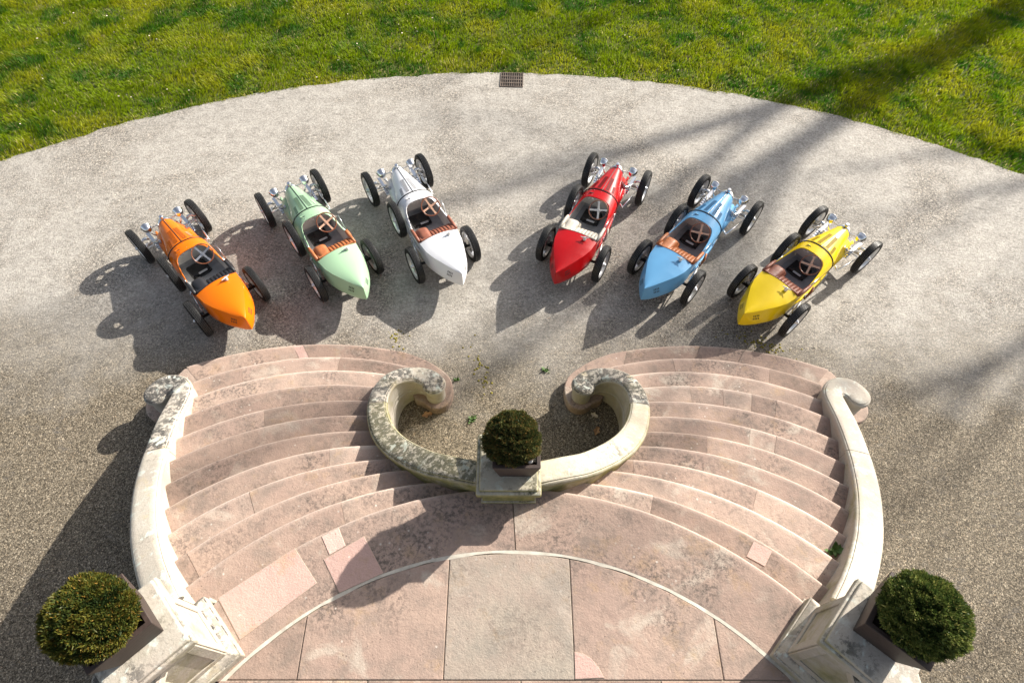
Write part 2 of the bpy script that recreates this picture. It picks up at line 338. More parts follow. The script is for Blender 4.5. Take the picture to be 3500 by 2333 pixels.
# grass: blade geometry over the part of the lawn in view and a margin round it
def make_grass():
    n = 620000
    x = rng.uniform(-14.5, 14.5, n); y = rng.uniform(7., 17.2, n)
    a = np.arctan2(y-LC[1], x-LC[0]); r = np.hypot(x-LC[0], y-LC[1])
    clump = fbm(x*1.1, y*1.1, 21, 4); fine = fbm(x*5, y*5, 5, 3)
    keep = (r > edge_r(a)-.03+.07*(fine-.5)) & (np.abs(x) < y*.84+3.2) & (rng.uniform(0, 1, n) < .45+.9*fine)
    # thin out at the trodden edge
    x, y, clump, fine, r = [q[keep] for q in (x, y, clump, fine, r)]; n = len(x)
    ed = np.clip((r-LR)/.45, 0, 1)
    hum = np.clip((fbm(x*2.3, y*2.3, 63, 3)-.36)*3.2, .15, 1.5)
    h = (.026+.034*rng.uniform(0, 1, n))*(.45+.9*hum)*(.5+.5*ed); w = .0045+.003*rng.uniform(0, 1, n)
    la = 2*PI*fbm(x*1.7, y*1.7, 40, 2)*1.6+rng.normal(0, .9, n); lean = h*(.35+.9*rng.uniform(0, 1, n))
    ba = rng.uniform(0, 2*PI, n)
    dx, dy = np.cos(la)*lean, np.sin(la)*lean; px, py = np.cos(ba)*w, np.sin(ba)*w
    V = np.empty((n, 5, 3)); z0 = -.03
    V[:, 0] = np.stack([x-px, y-py, np.full(n, z0)], 1); V[:, 1] = np.stack([x+px, y+py, np.full(n, z0)], 1)
    V[:, 2] = np.stack([x+px*.8+dx*.35, y+py*.8+dy*.35, z0+.03+h*.55], 1); V[:, 3] = np.stack([x-px*.8+dx*.35, y-py*.8+dy*.35, z0+.03+h*.55], 1)
    V[:, 4] = np.stack([x+dx, y+dy, z0+.03+h], 1)
    base = np.arange(n)[:, None]*5
    loops = np.concatenate([base+np.array([0, 1, 2, 3]), base+np.array([3, 2, 4])], 1).ravel()
    me = bpy.data.meshes.new('grass'); me.vertices.add(n*5); me.vertices.foreach_set('co', V.ravel()); me.loops.add(n*7); me.loops.foreach_set('vertex_index', loops)
    me.polygons.add(n*2); ls = np.stack([np.arange(n)*7, np.arange(n)*7+4], 1).ravel(); me.polygons.foreach_set('loop_start', ls)
    me.polygons.foreach_set('loop_total', np.tile([4, 3], n)); me.update(calc_edges=True)
    dry = np.clip((fbm(x*1.5, y*1.5, 77, 5)-.47)*3.2+rng.normal(0, .2, n)+.3*(1-ed)**2, 0, 1)[:, None]
    deep = np.clip((fbm(x*2.6, y*2.6, 50, 4)-.46)*6+rng.normal(0, .2, n), 0, 1)[:, None]
    g = np.array([.215, .30, .004])*(1-deep)+np.array([.045, .145, .006])*deep
    c = g*(1-dry)+np.array([.35, .365, .012])*dry
    straw = (rng.uniform(0, 1, n) < .03+.10*(1-ed))[:, None]; c = np.where(straw, np.array([.50, .43, .17]), c)
    c *= rng.uniform(.7, 1.25, n)[:, None]
    cols = np.ones((n, 5, 4), np.float32); cols[:, :, :3] = c[:, None, :]
    at = me.color_attributes.new('bc', 'FLOAT_COLOR', 'POINT'); at.data.foreach_set('color', cols.ravel())
    me.materials.append(M['grass']); o = bpy.data.objects.new('grass', me); COL.objects.link(o)
    o['label'] = 'sunlit yellow green grass of the lawn beyond the gravel'; o['category'] = 'grass'; kind(o, 'stuff')
make_grass()

# ------------------------------------------------------------------ the staircase (its own frame is turned a hair to the camera)
A0 = .0125; OX = .012
def S(x, y): return (OX+x*math.cos(A0)-y*math.sin(A0), x*math.sin(A0)+y*math.cos(A0))
RISE = .155; ZL = 12*RISE
ARC = {1: (2.527, -.134, 4.716), 2: (2.400, .355, 3.929), 3: (2.229, .104, 3.884), 4: (2.147, .027, 3.668), 5: (1.907, -.487, 3.883), 6: (1.756, -.571, 3.692),
       7: (1.619, -.587, 3.446), 8: (1.382, -.771, 3.393), 9: (1.068, -1.048, 3.458), 10: (.672, -1.342, 3.585), 11: (.415, -1.368, 3.427), 12: (.031, -1.659, 3.589)}
OW = [(2.72, .86, 2.09, .12), (2.925, 1.060, 1.96, .12), (3.138, 1.291, 1.80, .12), (3.347, 1.557, 1.63, .12), (3.525, 1.836, 1.46, .12), (3.682, 2.133, 1.29, .12), (3.805, 2.45, 1.13, .118), (3.885, 2.712, 1.00, .116), (3.943, 2.961, .89, .116),
      (3.986, 3.182, .79, .115), (4.022, 3.40, .68, .113), (4.052, 3.575, .60, .112), (4.105, 3.68, .55, .11), (4.20, 3.748, .51, .12), (4.30, 3.755, .49, .135), (4.385, 3.72, .48, .145), (4.44, 3.645, .478, .145)]
HW = [(.20, 1.965, 2.11, .112), (.328, 1.999, 2.10, .112), (.526, 2.067, 2.03, .115), (.726, 2.150, 1.92, .118), (.917, 2.280, 1.77, .122), (1.086, 2.422, 1.62, .125), (1.235, 2.584, 1.47, .125), (1.365, 2.785, 1.32, .12), (1.462, 3.024, 1.17, .112),
      (1.517, 3.255, 1.02, .108), (1.526, 3.483, .87, .104), (1.465, 3.70, .74, .10), (1.348, 3.833, .63, .10), (1.213, 3.889, .55, .105), (1.098, 3.885, .51, .117), (1.01, 3.85, .49, .132), (.955, 3.785, .485, .145)]
def catmull(pts, per=7):
    P = np.array(pts); out = []
    for i in range(len(P)-1):
        p0, p1, p2, p3 = P[max(i-1, 0)], P[i], P[i+1], P[min(i+2, len(P)-1)]
        for k in range(per):
            t = k/per; out.append(.5*((2*p1)+(-p0+p2)*t+(2*p0-5*p1+4*p2-p3)*t*t+(-p0+3*p1-3*p2+p3)*t**3))
    out.append(P[-1]); return np.array(out)
OWs = catmull([(x, y, z, hw+.012) for x, y, z, hw in OW]); HWs = catmull([(x, y, z, hw+.004) for x, y, z, hw in HW])
def hit(arc, poly):
    cx, cy, r = arc; d = np.hypot(poly[:, 0]-cx, poly[:, 1]-cy)-r
    i = np.where(np.sign(d[:-1]) != np.sign(d[1:]))[0]
    if len(i) == 0: return None
    j = i[0]; t = d[j]/(d[j]-d[j+1]); return poly[j, :2]*(1-t)+poly[j+1, :2]*t
ENDS = {}
for k in range(2, 13):
    a = ARC[k]; pi_ = hit(a, HWs); po = hit(a, OWs)
    ang = lambda p: math.atan2(p[1]-a[1], p[0]-a[0])
    ti = ang(pi_) if pi_ is not None else {2: math.acos((1.08-a[0])/a[2]), 12: math.acos((.0-a[0])/a[2])}[k] if k in (2, 12) else math.acos(max(-1, min(1, (1.2-a[0])/a[2])))
    to = ang(po) if po is not None else math.acos(({2: 4.10}.get(k, 2.75)-a[0])/a[2])
    ENDS[k] = (ti, to)
ENDS[3] = (math.acos((1.30-ARC[3][0])/ARC[3][2]), ENDS[3][1])
def arcpt(k, t, inset=0., e=None):
    cx, cy, r = ARC[k]; a, b_ = e or ENDS[k]; q = a+(b_-a)*t; return (cx+(r-inset)*math.cos(q), cy+(r-inset)*math.sin(q))
stair = thing('stone_staircase', 'double flight of curved pink sandstone steps rising from the gravel to the landing', 'staircase', (0, 0, 0))
def xt(k, x):      # parameter on arc k for a local x
    cx, cy, r = ARC[k]; a, b_ = ENDS[k]; return (math.acos((x-cx)/r)-a)/(b_-a)
JOINTS = {(2, -1): [2.25, 3.53], (9, -1): [2.58], (10, -1): [2.95], (11, -1): [1.57], (2, 1): [2.2, 3.48], (4, 1): [2.26, 2.67, 3.02, 3.31], (6, 1): [2.77, 3.05], (9, 1): [1.28, 2.5], (11, 1): [1.37],
          (5, -1): [2.9], (7, 1): [2.2], (8, -1): [1.9]}
def wob(p): return p[0]+random.uniform(-.002, .002), p[1]+random.uniform(-.002, .002)
def nose_stone(front, rear, z0, z1, mat, name='step_stone'):
    """front and rear: matched point lists; the front edge gets a worn round nose, its colour paled as if sunlit"""
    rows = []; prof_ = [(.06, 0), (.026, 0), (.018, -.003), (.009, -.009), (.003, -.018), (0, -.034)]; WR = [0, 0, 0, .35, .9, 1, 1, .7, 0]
    for (fx, fy), (qx, qy) in zip(front, rear):
        L_ = math.hypot(qx-fx, qy-fy); ux, uy = (qx-fx)/L_, (qy-fy)/L_; w_ = .0035*(vnoise(fx*5, fy*5, 12)-.5)+.002*(vnoise(fx*21, fy*21, 5)-.5)
        rows.append([(qx, qy, z0), (qx, qy, z1)]+[(fx+ux*max(.0, d+w_*(1 if d < .02 else 0)), fy+uy*max(0., d+w_*(1 if d < .02 else 0)), z1+h) for d, h in prof_]+[(fx, fy, z0)])
    mb = MB(); mb.grid(rows); n_ = len(rows[0]); mb.add(rows[0], [tuple(range(n_))]); mb.add(rows[-1], [tuple(range(n_))[::-1]])
    mb.add([r[0] for r in rows]+[r[-1] for r in rows], [(i, i+1, len(rows)+i+1, len(rows)+i) for i in range(len(rows)-1)])
    o = mb.build(name, mat, stair, fix=True, angle=50); me = o.data
    at = me.attributes.new('sunlit_wear', 'FLOAT', 'POINT'); vz = np.empty(len(me.vertices)*3); me.vertices.foreach_get('co', vz); vz = vz.reshape(-1, 3)
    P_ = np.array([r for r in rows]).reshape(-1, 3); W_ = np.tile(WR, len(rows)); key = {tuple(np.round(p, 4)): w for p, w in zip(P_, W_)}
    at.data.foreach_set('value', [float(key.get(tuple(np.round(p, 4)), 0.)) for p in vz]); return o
def rear_t(k, t, er):
    """where the joint that starts at t on nose k meets the arc of the step above"""
    cx, cy, r = ARC[k]; a, b_ = ENDS[k]; q = a+(b_-a)*t; ux, uy = math.cos(q), math.sin(q)
    rx, ry, rr_ = ARC[k+1]; rr_ -= .07; ox, oy = cx-rx, cy-ry; bb = ox*ux+oy*uy; d = -bb+math.sqrt(max(0, bb*bb-(ox*ox+oy*oy-rr_*rr_)))
    return (math.atan2(oy+uy*d, ox+ux*d)-er[0])/(er[1]-er[0])
for k in range(2, 12):
    for sd in (-1, 1):
        er = ENDS[k+1] if k+1 < 12 else (math.acos((.3-ARC[12][0])/ARC[12][2]), ENDS[12][1])
        js = sorted([xt(k, x) for x in JOINTS.get((k, sd), []) if 0 < xt(k, x) < 1]); cuts = [(0., 0.)]+[(t, rear_t(k, t, er)) for t in js]+[(1., 1.)]
        for (a, ra_), (b_, rb_) in zip(cuts[:-1], cuts[1:]):
            g = .0005; lo = g if a > 0 else 0; hi = g if b_ < 1 else 0; nn = max(8, int(44*(b_-a)))
            F_ = [S(sd*x, y) for x, y in [arcpt(k, t) for t in np.linspace(a+lo, b_-hi, nn+1)]]; Q_ = [S(sd*x, y) for x, y in [arcpt(k+1, t, .07, er) for t in np.linspace(ra_+lo, rb_-hi, nn+1)]]
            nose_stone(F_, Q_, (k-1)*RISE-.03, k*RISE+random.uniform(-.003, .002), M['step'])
# bottom step, which runs on as a plinth round the scrolls
P1 = [arcpt(1, t, 0, (math.acos((1.64-ARC[1][0])/ARC[1][2]), math.acos((4.36-ARC[1][0])/ARC[1][2]))) for t in np.linspace(0, 1, 31)]
rear1 = [arcpt(2, t, .07, (math.acos((1.5-ARC[2][0])/ARC[2][2]), math.acos((4.05-ARC[2][0])/ARC[2][2]))) for t in np.linspace(0, 1, 31)]
for sd, cuts in ((-1, [0, .44, .49, 1]), (1, [0, .375, .595, 1])):
    for i, (a, b_) in enumerate(zip(cuts[:-1], cuts[1:])):
        i0, i1 = int(round(a*30)), int(round(b_*30)); i1 = max(i1, i0+1)
        ff = lambda L_, t: (lambda q: tuple(np.array(L_[int(q)])*(1-q+int(q))+np.array(L_[min(30, int(q)+1)])*(q-int(q))))(t*30)
        tt = np.linspace(a+(.001 if a else 0), b_-(.001 if b_ < 1 else 0), 14)
        pale = (sd == -1 and i == 1)
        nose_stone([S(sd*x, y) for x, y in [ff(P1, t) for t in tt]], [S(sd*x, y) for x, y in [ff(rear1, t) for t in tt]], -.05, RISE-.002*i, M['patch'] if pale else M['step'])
    inner = [(1.10, 3.67), (1.01, 3.60), (.915, 3.585), (.82, 3.63), (.76, 3.73), (.738, 3.88), (.765, 4.0), (.832, 4.11), (.965, 4.22), (1.145, 4.333), (1.40, 4.44), (1.64, 4.494), (1.62, 4.16), (1.35, 3.95), (1.22, 3.72)]
    c4 = catmull([(x, y, 0, 0) for x, y in inner[:12]], 4)[:, :2].tolist()
    mb = MB(); mb.prism([S(sd*x, y) for x, y in c4+inner[12:]], -.05, RISE-.002); mb.build('plinth_stone', M['step'], stair, bevel=.018, seg=3)
    pl = [(3.95, 4.30), (4.22, 4.25), (4.38, 4.17)]+[(4.47+.245*math.cos(q), 3.65+.245*math.sin(q)) for q in np.linspace(1.25, -3.0, 20)]+[(4.10, 3.80), (3.85, 3.95)]
    mb = MB(); mb.prism([S(sd*x, y) for x, y in pl], -.05, RISE-.007); mb.build('plinth_stone', M['step'], stair, bevel=.018, seg=3)
# landing: two big curved edge stones, the white mortar arc and the flagstones behind it
MC = (.013, -1.685); MR = 3.044
def pol(c, r, q): return (c[0]+r*math.cos(q), c[1]+r*math.sin(q))
qo = math.acos((2.62-ARC[12][0])/ARC[12][2]); qm = math.acos((2.45-MC[0])/MR)
ql = PI-qo+.03
for a, b_ in ((qo, PI/2-.0012), (PI/2+.0012, ql)):
    q = np.linspace(a, b_, 34); fm = (q-qo)/(ql-qo); qmm = qm+(PI-2*qm)*fm
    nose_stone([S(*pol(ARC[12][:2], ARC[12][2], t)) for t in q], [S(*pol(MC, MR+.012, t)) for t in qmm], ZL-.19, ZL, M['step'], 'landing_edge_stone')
mb = MB(); q = np.linspace(qm-.02, PI-qm+.02, 90)
mb.prism([S(*pol(MC, MR+.014+.006*(vnoise(t*30, 1, 3)-.5), t)) for t in q]+[S(*pol(MC, MR-.016+.014*(vnoise(t*26, 4, 8)-.5), t)) for t in q[::-1]], ZL-.08, ZL-.001)
mb.build('mortar_arc', M['mortar'], stair)
XS = [-2.6, -1.655, -.508, .530, 1.70, 2.6]
for i in range(5):
    x0, x1 = XS[i]+.0035, XS[i+1]-.0035; top = []
    for x in np.linspace(x1, x0, 14):
        d = (MR-.018)**2-(x-MC[0])**2; top.append((x, max(.36, MC[1]+math.sqrt(max(0, d)))))
    P = [S(x0, .380), S(x1, .380)]+[S(x, y) for x, y in top if y > .40]
    mb = MB(); mb.prism(P, ZL-.14, ZL+(-.003, .0015, -.001, -.002, -.003)[i]); mb.build('flagstone', M['greyslab'] if i == 2 else M['step'], stair, bevel=.006, seg=2)
for i, (x0, x1) in enumerate(((-2.5, -1.1), (-1.1, .1), (.1, 1.2), (1.2, 2.5))):
    mb = MB(); mb.prism([S(x0+.005, -1.6), S(x1-.005, -1.6), S(x1-.005, .373), S(x0+.005, .373)], ZL-.14, ZL-.002*i); mb.build('flagstone', M['step'], stair, bevel=.006, seg=2)
mb = MB(); mb.prism([S(-2.45, -1.6), S(2.45, -1.6), S(2.45, .4), S(1.6, .95), S(.5, 1.28), S(-.5, 1.28), S(-1.6, .95), S(-2.45, .4)], 0, ZL-.012); mb.build('landing_core', M['joint'], stair)
mb = MB(); q = np.linspace(qo+.02, ql-.02, 40); mb.prism([S(*pol(ARC[12][:2], ARC[12][2]-.06, t)) for t in q]+[S(-2.3, .2), S(2.3, .2)], 0, ZL-.02); mb.build('landing_core', M['joint'], stair)
# newer pink stones let into the worn ones
for P, z in (([(-2.423, .946), (-1.865, 1.363), (-1.619, 1.077), (-2.159, .633)], ZL), ([(-1.598, 1.268), (-1.278, 1.473), (-1.069, 1.165), (-1.417, 1.0)], ZL), ([(-1.651, 1.463), (-1.513, 1.545), (-1.425, 1.387), (-1.555, 1.308)], ZL),
             ([(.537, .584), (.60, .575), (.671, .539), (.73, .47), (.766, .403), (.535, .391)], ZL), ([(2.216, 1.520), (2.366, 1.434), (2.27, 1.30), (2.123, 1.385)], 11*RISE)):
    mb = MB(); cx = sum(p[0] for p in P)/len(P); cy = sum(p[1] for p in P)/len(P)
    mb.prism([(cx+(x-cx)*1.008, cy+(y-cy)*1.008) for x, y in P], z-.03, z+.0025); mb.build('joint_bed', M['joint'], stair)
    mb = MB(); mb.prism(P, z-.03, z+.0045); mb.build('patch_stone', M['patch'], stair, bevel=.003, seg=1)

# ------------------------------------------------------------------ low walls with scroll ends
def section(hw, top, zb):
    h = [(-hw+.022, zb), (-hw+.022, top-.092), (-hw+.006, top-.084), (-hw-.003, top-.070), (-hw-.004, top-.050), (-hw+.003, top-.028), (-hw+.013, top-.018), (-hw+.021, top-.019), (-hw+.024, top-.006), (-hw+.030, top-.001), (-hw*.45, top+.001), (0, top+.002)]
    return h+[(-u, z) for u, z in h[::-1][1:]]
def wall(root, pts, sd, cuts, lich, alg, disc, zb=-.03, flipside=1):
    C = pts; n = len(C); T = np.gradient(C[:, :2], axis=0); T /= np.hypot(T[:, 0], T[:, 1])[:, None]
    idx = [0]+[int(c*(n-1)) for c in cuts]+[n-1]
    for s_i, (i0, i1) in enumerate(zip(idx[:-1], idx[1:])):
        rows = []
        for i in range(i0, i1+1):
            x, y, z, hw = C[i]; tx, ty = T[i]
            if i == i0 and i0 > 0: x += tx*.003; y += ty*.003
            if i == i1 and i1 < n-1: x -= tx*.003; y -= ty*.003
            nx, ny = ty, -tx; j = 0.
            rows.append([(*S(sd*(x+nx*u), y+ny*u), max(q+j*.5, zb+.02) if q > zb+.01 else zb) for u, q in section(hw+j, z, zb)])
        mb = MB(); mb.grid(rows, flip=sd > 0); m_ = len(rows[0])
        last = i1 == n-1; mb.add(rows[0], [tuple(range(m_))])
        if not last: mb.add(rows[-1], [tuple(range(m_))[::-1]])
        if last:
            x, y, z, hw = C[-1]; tx, ty = T[-1]; nx, ny = ty, -tx; half = section(hw, z, zb)[11:]; rw = []
            for q in np.linspace(0, PI, 19):
                dx, dy = nx*math.cos(q)+tx*math.sin(q), ny*math.cos(q)+ty*math.sin(q)
                rw.append([(*S(sd*(x+dx*u), y+dy*u), max(z_, zb)) for u, z_ in half])
            mb.grid(rw, flip=sd > 0)
        o = mb.build('scroll_stone' if last else 'coping_stone', M['wall'], root, angle=38, fix=True)
        o['lichen'] = lich[s_i]; o['algae'] = alg[s_i]
    i = idx[1]; 
for sd, lab, li, al in ((-1, 'curved outer wall beside the left flight, black lichen on its lower half', (-.06, .26), (.0, .0)), (1, 'clean pale curved outer wall beside the right flight of steps', (-.12, -.06), (.05, .02))):
    w = thing('outer_wall', lab, 'wall', (*S(sd*3.6, 2.0), 0), group='curved outer walls of the staircase')
    w.location = (0, 0, 0); wall(w, OWs, sd, [.42], li, al, (4.445, 3.64, .145, .478))
for sd, lab, li, al in ((-1, 'scroll-ended inner wall of the left flight, thick with black lichen', (.40, .24), (.36, .08)), (1, 'scroll-ended inner wall of the right flight, mostly clean pale stone', (.02, .24), (.28, .04))):
    w = thing('scroll_wall', lab, 'wall', (0, 0, 0), group='inner scroll walls of the staircase')
    wall(w, HWs, sd, [.56], li, al, (.945, 3.775, .145, .487))
    # moulded string courses on the wall's inner face
    for zz, off, r in ((.42, .075, .022), (.52, .07, .016)):
        pp = []
        for i in range(int(.18*len(HWs)), int(.93*len(HWs))):
            x, y, z, hw = HWs[i]; t = HWs[min(i+1, len(HWs)-1), :2]-HWs[i-1, :2]; t /= np.hypot(*t)
            pp.append((*S(sd*(x-t[1]*(hw-.03)), y+t[0]*(hw-.03)), z*zz))
        o = MB().tube(pp, r, 6).build('string_moulding', M['wall'], w, smooth=True); o['algae'] = .12; o['lichen'] = -.3

# ------------------------------------------------------------------ pedestals
def pedestal(name, label, c, rz, parts, lich, alg, panels=None):
    w = thing(name, label, 'pedestal', (c[0], c[1], 0), rz, 'stone pedestals of the staircase')
    for nm, w0, w1, z0, z1, bv in parts:
        mb = MB(); mb.frustum((0, 0), w0, w1, z0, z1); o = mb.build(nm, M['wall'], w, bevel=bv, seg=2); o['lichen'] = lich; o['algae'] = alg
    if panels:
        ww, z0, z1, t, pr = panels
        for q in range(4):
            mb = MB(); h = ww/2
            for cx, cz, sx, sz in ((0, z0+t/2, ww, t), (0, z1-t/2, ww, t), (-h+t/2, (z0+z1)/2, t, z1-z0-2*t), (h-t/2, (z0+z1)/2, t, z1-z0-2*t)):
                mb.box((cx, -h-pr/2+.001, cz), (sx, pr, sz))
            o = mb.build('panel_frame', M['wall'], w, bevel=.004, seg=1); o.rotation_euler = (0, 0, q*PI/2); o['lichen'] = -.2; o['algae'] = alg*.6
    return w
PT = 2.80
for sd, lab in ((-1, 'square stone pedestal at bottom left under the bronzed round shrub'), (1, 'square stone pedestal at bottom right under the green round shrub')):
    c = S(sd*2.515, .555)
    pedestal('corner_pedestal', lab, c, sd*R(46)+A0, [('foundation', .62, .62, -.03, ZL-.03, .01), ('base', .60, .60, ZL-.03, ZL+.09, .012), ('base_moulding', .585, .50, ZL+.09, ZL+.15, .012), ('shaft', .455, .455, ZL+.14, 2.66, .006),
             ('cap_moulding', .49, .55, 2.635, 2.69, .012), ('cap', .575, .575, 2.69, 2.765, .014), ('cap_block', .535, .53, 2.762, PT, .01)], .10, .10, (.455, ZL+.15, 2.635, .07, .014))
    cx, cy = S(sd*2.60, -.55)
    w = thing('parapet_wall', 'pale stone parapet running to the house behind the %s pedestal' % ('bottom left' if sd < 0 else 'bottom right'), 'wall', (cx, cy, 0), A0, 'parapet walls beside the landing')
    for nm, sx, z0, z1, bv in (('foundation', .52, -.03, ZL-.01, .01), ('base', .50, ZL-.01, ZL+.10, .012), ('panel_wall', .36, ZL+.10, 2.48, .006), ('coping', .47, 2.48, 2.58, .02)):
        mb = MB(); mb.box((0, 0, (z0+z1)/2), (sx, 1.9, z1-z0)); o = mb.build(nm, M['wall'], w, bevel=bv, seg=2); o['lichen'] = .14; o['algae'] = .05
CP = S(.0, 2.035)
pedestal('centre_pedestal', 'mossy square stone pedestal between the two scroll walls under the middle shrub', CP, A0, [('foundation', .50, .50, -.03, ZL+.02, .01), ('shaft', .47, .47, ZL+.02, 2.10, .008), ('cap_moulding', .50, .545, 2.06, 2.115, .014), ('cap', .57, .57, 2.115, 2.185, .018), ('cap_block', .515, .50, 2.18, 2.215, .012)], .12, .50)

# ------------------------------------------------------------------ planters and clipped shrubs
def planter(label, c, z, rz, w0=.285, w1=.40, h=.31):
    t = thing('planter', label, 'planter', (c[0], c[1], z), rz, 'brown square planters'); wt = .034
    mb = MB(); hs = []
    for w, zz in ((w0, .0), (w1, h), (w1-2*wt, h), (w1-2*wt-.03, h-.09)): hs.append([(dx*w/2, dy*w/2, zz) for dx, dy in ((-1, -1), (1, -1), (1, 1), (-1, 1))])
    V = [p for q in hs for p in q]; F = [(3, 2, 1, 0)]
    for i in range(3):
        for k in range(4): F.append((i*4+k, i*4+(k+1) % 4, i*4+4+(k+1) % 4, i*4+4+k))
    mb.add(V, F); mb.build('box', M['planter'], t, bevel=.004, seg=1)
    w = w1-2*wt-.02; mb = MB(); P = []
    for i in range(9): P.append([((i/8-.5)*w, (j/8-.5)*w, h-.07+.02*random.random()) for j in range(9)])
    mb.grid(P, flip=True).build('soil', M['soil_pot'], t, smooth=True)
    return t
def shrub(label, c, z, mat, r, sc, n, tipf, lobes=.05, seed=0, up=.5, cut=-.75):
    t = thing('clipped_shrub', label, 'shrub', (c[0], c[1], z), 0, 'clipped round shrubs in planters'); g = np.random.default_rng(seed)
    MB().tube([(0, 0, -.02), (.01, 0, .1), (0, .01, .22)], [.02, .017, .012], 7).build('stem', M['bark'], t, smooth=True)
    cz = r*sc[2]*.80+.02
    core = MB().sphere((0, 0, cz), r*.74, 20, 14, sc); core.build('light_block_core', M['leafcore'], t, smooth=True)  # dark ball added inside the leaves to block light
    n = int(n*2.5); u = g.normal(size=(n, 3)); u /= np.linalg.norm(u, axis=1)[:, None]; u = u[u[:, 2] > cut]; n = len(u)
    th = np.arctan2(u[:, 1], u[:, 0]); lob = 1+lobes*(2*fbm(th*1.6+u[:, 2]*2.3, u[:, 2]*3.1+th, seed, 3)-1)*1.6
    cl = fbm(u[:, 0]*6+9+u[:, 2]*4.3, u[:, 1]*6+u[:, 2]*5.1, seed+4, 3)
    rad = r*lob*(.80+.20*g.uniform(0, 1, n)**.5+.22*(cl-.5)+.05*(g.uniform(0, 1, n) < .02))
    P = u*rad[:, None]*np.array(sc); P[:, 2] += cz
    d = u*(1-up)+np.array([0, 0, up])+g.normal(0, .38, (n, 3)); d /= np.linalg.norm(d, axis=1)[:, None]
    s_ = np.cross(d, g.normal(size=(n, 3))); s_ /= np.linalg.norm(s_, axis=1)[:, None]
    Ln = g.uniform(.014, .028, n)[:, None]; W = g.uniform(.0022, .0042, n)[:, None]
    V = np.stack([P-s_*W, P+s_*W, P+d*Ln*.6+s_*W*.9, P+d*Ln, P+d*Ln*.6-s_*W*.9], 1)
    me = bpy.data.meshes.new('crown'); me.from_pydata(V.reshape(-1, 3).tolist(), [], [(5*i, 5*i+1, 5*i+2, 5*i+3, 5*i+4) for i in range(n)])
    shade = np.clip(.5+(cl-.5)*2.2+g.normal(0, .24, n), 0, 1); tip = np.clip((g.uniform(0, 1, n) < tipf*(.4+1.2*cl))*g.uniform(.4, 1, n), 0, 1)
    cols = np.zeros((n, 5, 4), np.float32); cols[..., 0] = shade[:, None]; cols[..., 1] = tip[:, None]; cols[..., 3] = 1
    at = me.color_attributes.new('bc', 'FLOAT_COLOR', 'POINT'); at.data.foreach_set('color', cols.ravel()); me.materials.append(mat)
    o = bpy.data.objects.new('crown', me); COL.objects.link(o); o.parent = t; return t
cL = (-2.525, .575); cR = (2.553, .66); cC = (.05, 2.05)
planter('dark brown square planter on the bottom left pedestal', cL, PT+.002, -R(45), .30, .42, .34)
planter('dark brown square planter on the bottom right pedestal', cR, PT+.002, R(50), .30, .42, .34)
planter('dark brown square planter on the mossy centre pedestal', cC, 2.217, A0, .285, .40, .34)
shrub('round clipped shrub with bronze orange tips, bottom left planter', cL, PT+.30, M['yew_brown'], .243, (1.05, .98, .92), 20000, .10, .06, 3)
shrub('fresh green round clipped shrub, bottom right planter', cR, PT+.30, M['yew_green'], .238, (1.0, 1.0, .95), 20000, .12, .06, 5)
shrub('dark dome-shaped clipped shrub in the middle planter', (.005, 2.085), 2.217+.20, M['yew_dark'], .225, (1.02, 1.0, 1.02), 17000, .14, .08, 8)
# little ornaments lying in the planters
def ornament(label, c, r, m, hole=False):
    t = thing('ornament', label, 'ornament', c); MB().sphere((0, 0, r*.9), r, 16, 12, (1, 1, .9)).build('ball', M[m], t, smooth=True)
    if hole: MB().lathe([(.0005, 0), (r*.28, .001), (r*.3, -.004)], (-r*.1, -r*.45, r*1.62), 'z', 12).build('hole', M['black'], t)
    else: MB().lathe([(r*.55, .0), (r*.62, .006), (r*.5, .012), (.0005, .012)], (0, 0, r*1.66), 'z', 16).build('lid', M['steel'], t, smooth=True)
ornament('small white glazed ball in the middle planter, nearer the shrub', (.165, 1.935, 2.217+.275), .030, 'porcelain')
ornament('small cream ceramic ball with a hole, corner of the middle planter', (.208, 1.95, 2.217+.275), .028, 'cream', True)
ornament('small white glazed ball at the top corner of the right planter', (2.535, .86, PT+.29), .022, 'porcelain')

# ------------------------------------------------------------------ drain grate at the lawn's edge
t = thing('drain_grate', 'rusty iron drain grate where the gravel meets the lawn', 'drain grate', (-.08, 10.80, 0), R(-1))
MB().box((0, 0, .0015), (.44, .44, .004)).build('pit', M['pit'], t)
mb = MB()
for c_, d_ in (((0, .215, .009), (.45, .02, .012)), ((0, -.215, .009), (.45, .02, .012)), ((.215, 0, .009), (.02, .41, .012)), ((-.215, 0, .009), (.02, .41, .012))): mb.box(c_, d_)
mb.build('frame', M['iron'], t, bevel=.002, seg=1)
bar = None
for i in range(9):
    if bar is None: bar = o = MB().box((0, 0, .0085), (.014, .41, .011)).build('bar', M['iron'], t)
    else: o = bar.copy(); COL.objects.link(o)
    o.location.x = -.172+.043*i
cb_ = None
for i in range(3):
    if cb_ is None: cb_ = o = MB().box((0, 0, .0092), (.41, .022, .011)).build('cross_bar', M['iron'], t)
    else: o = cb_.copy(); COL.objects.link(o)
    o.location.y = -.105+.105*i

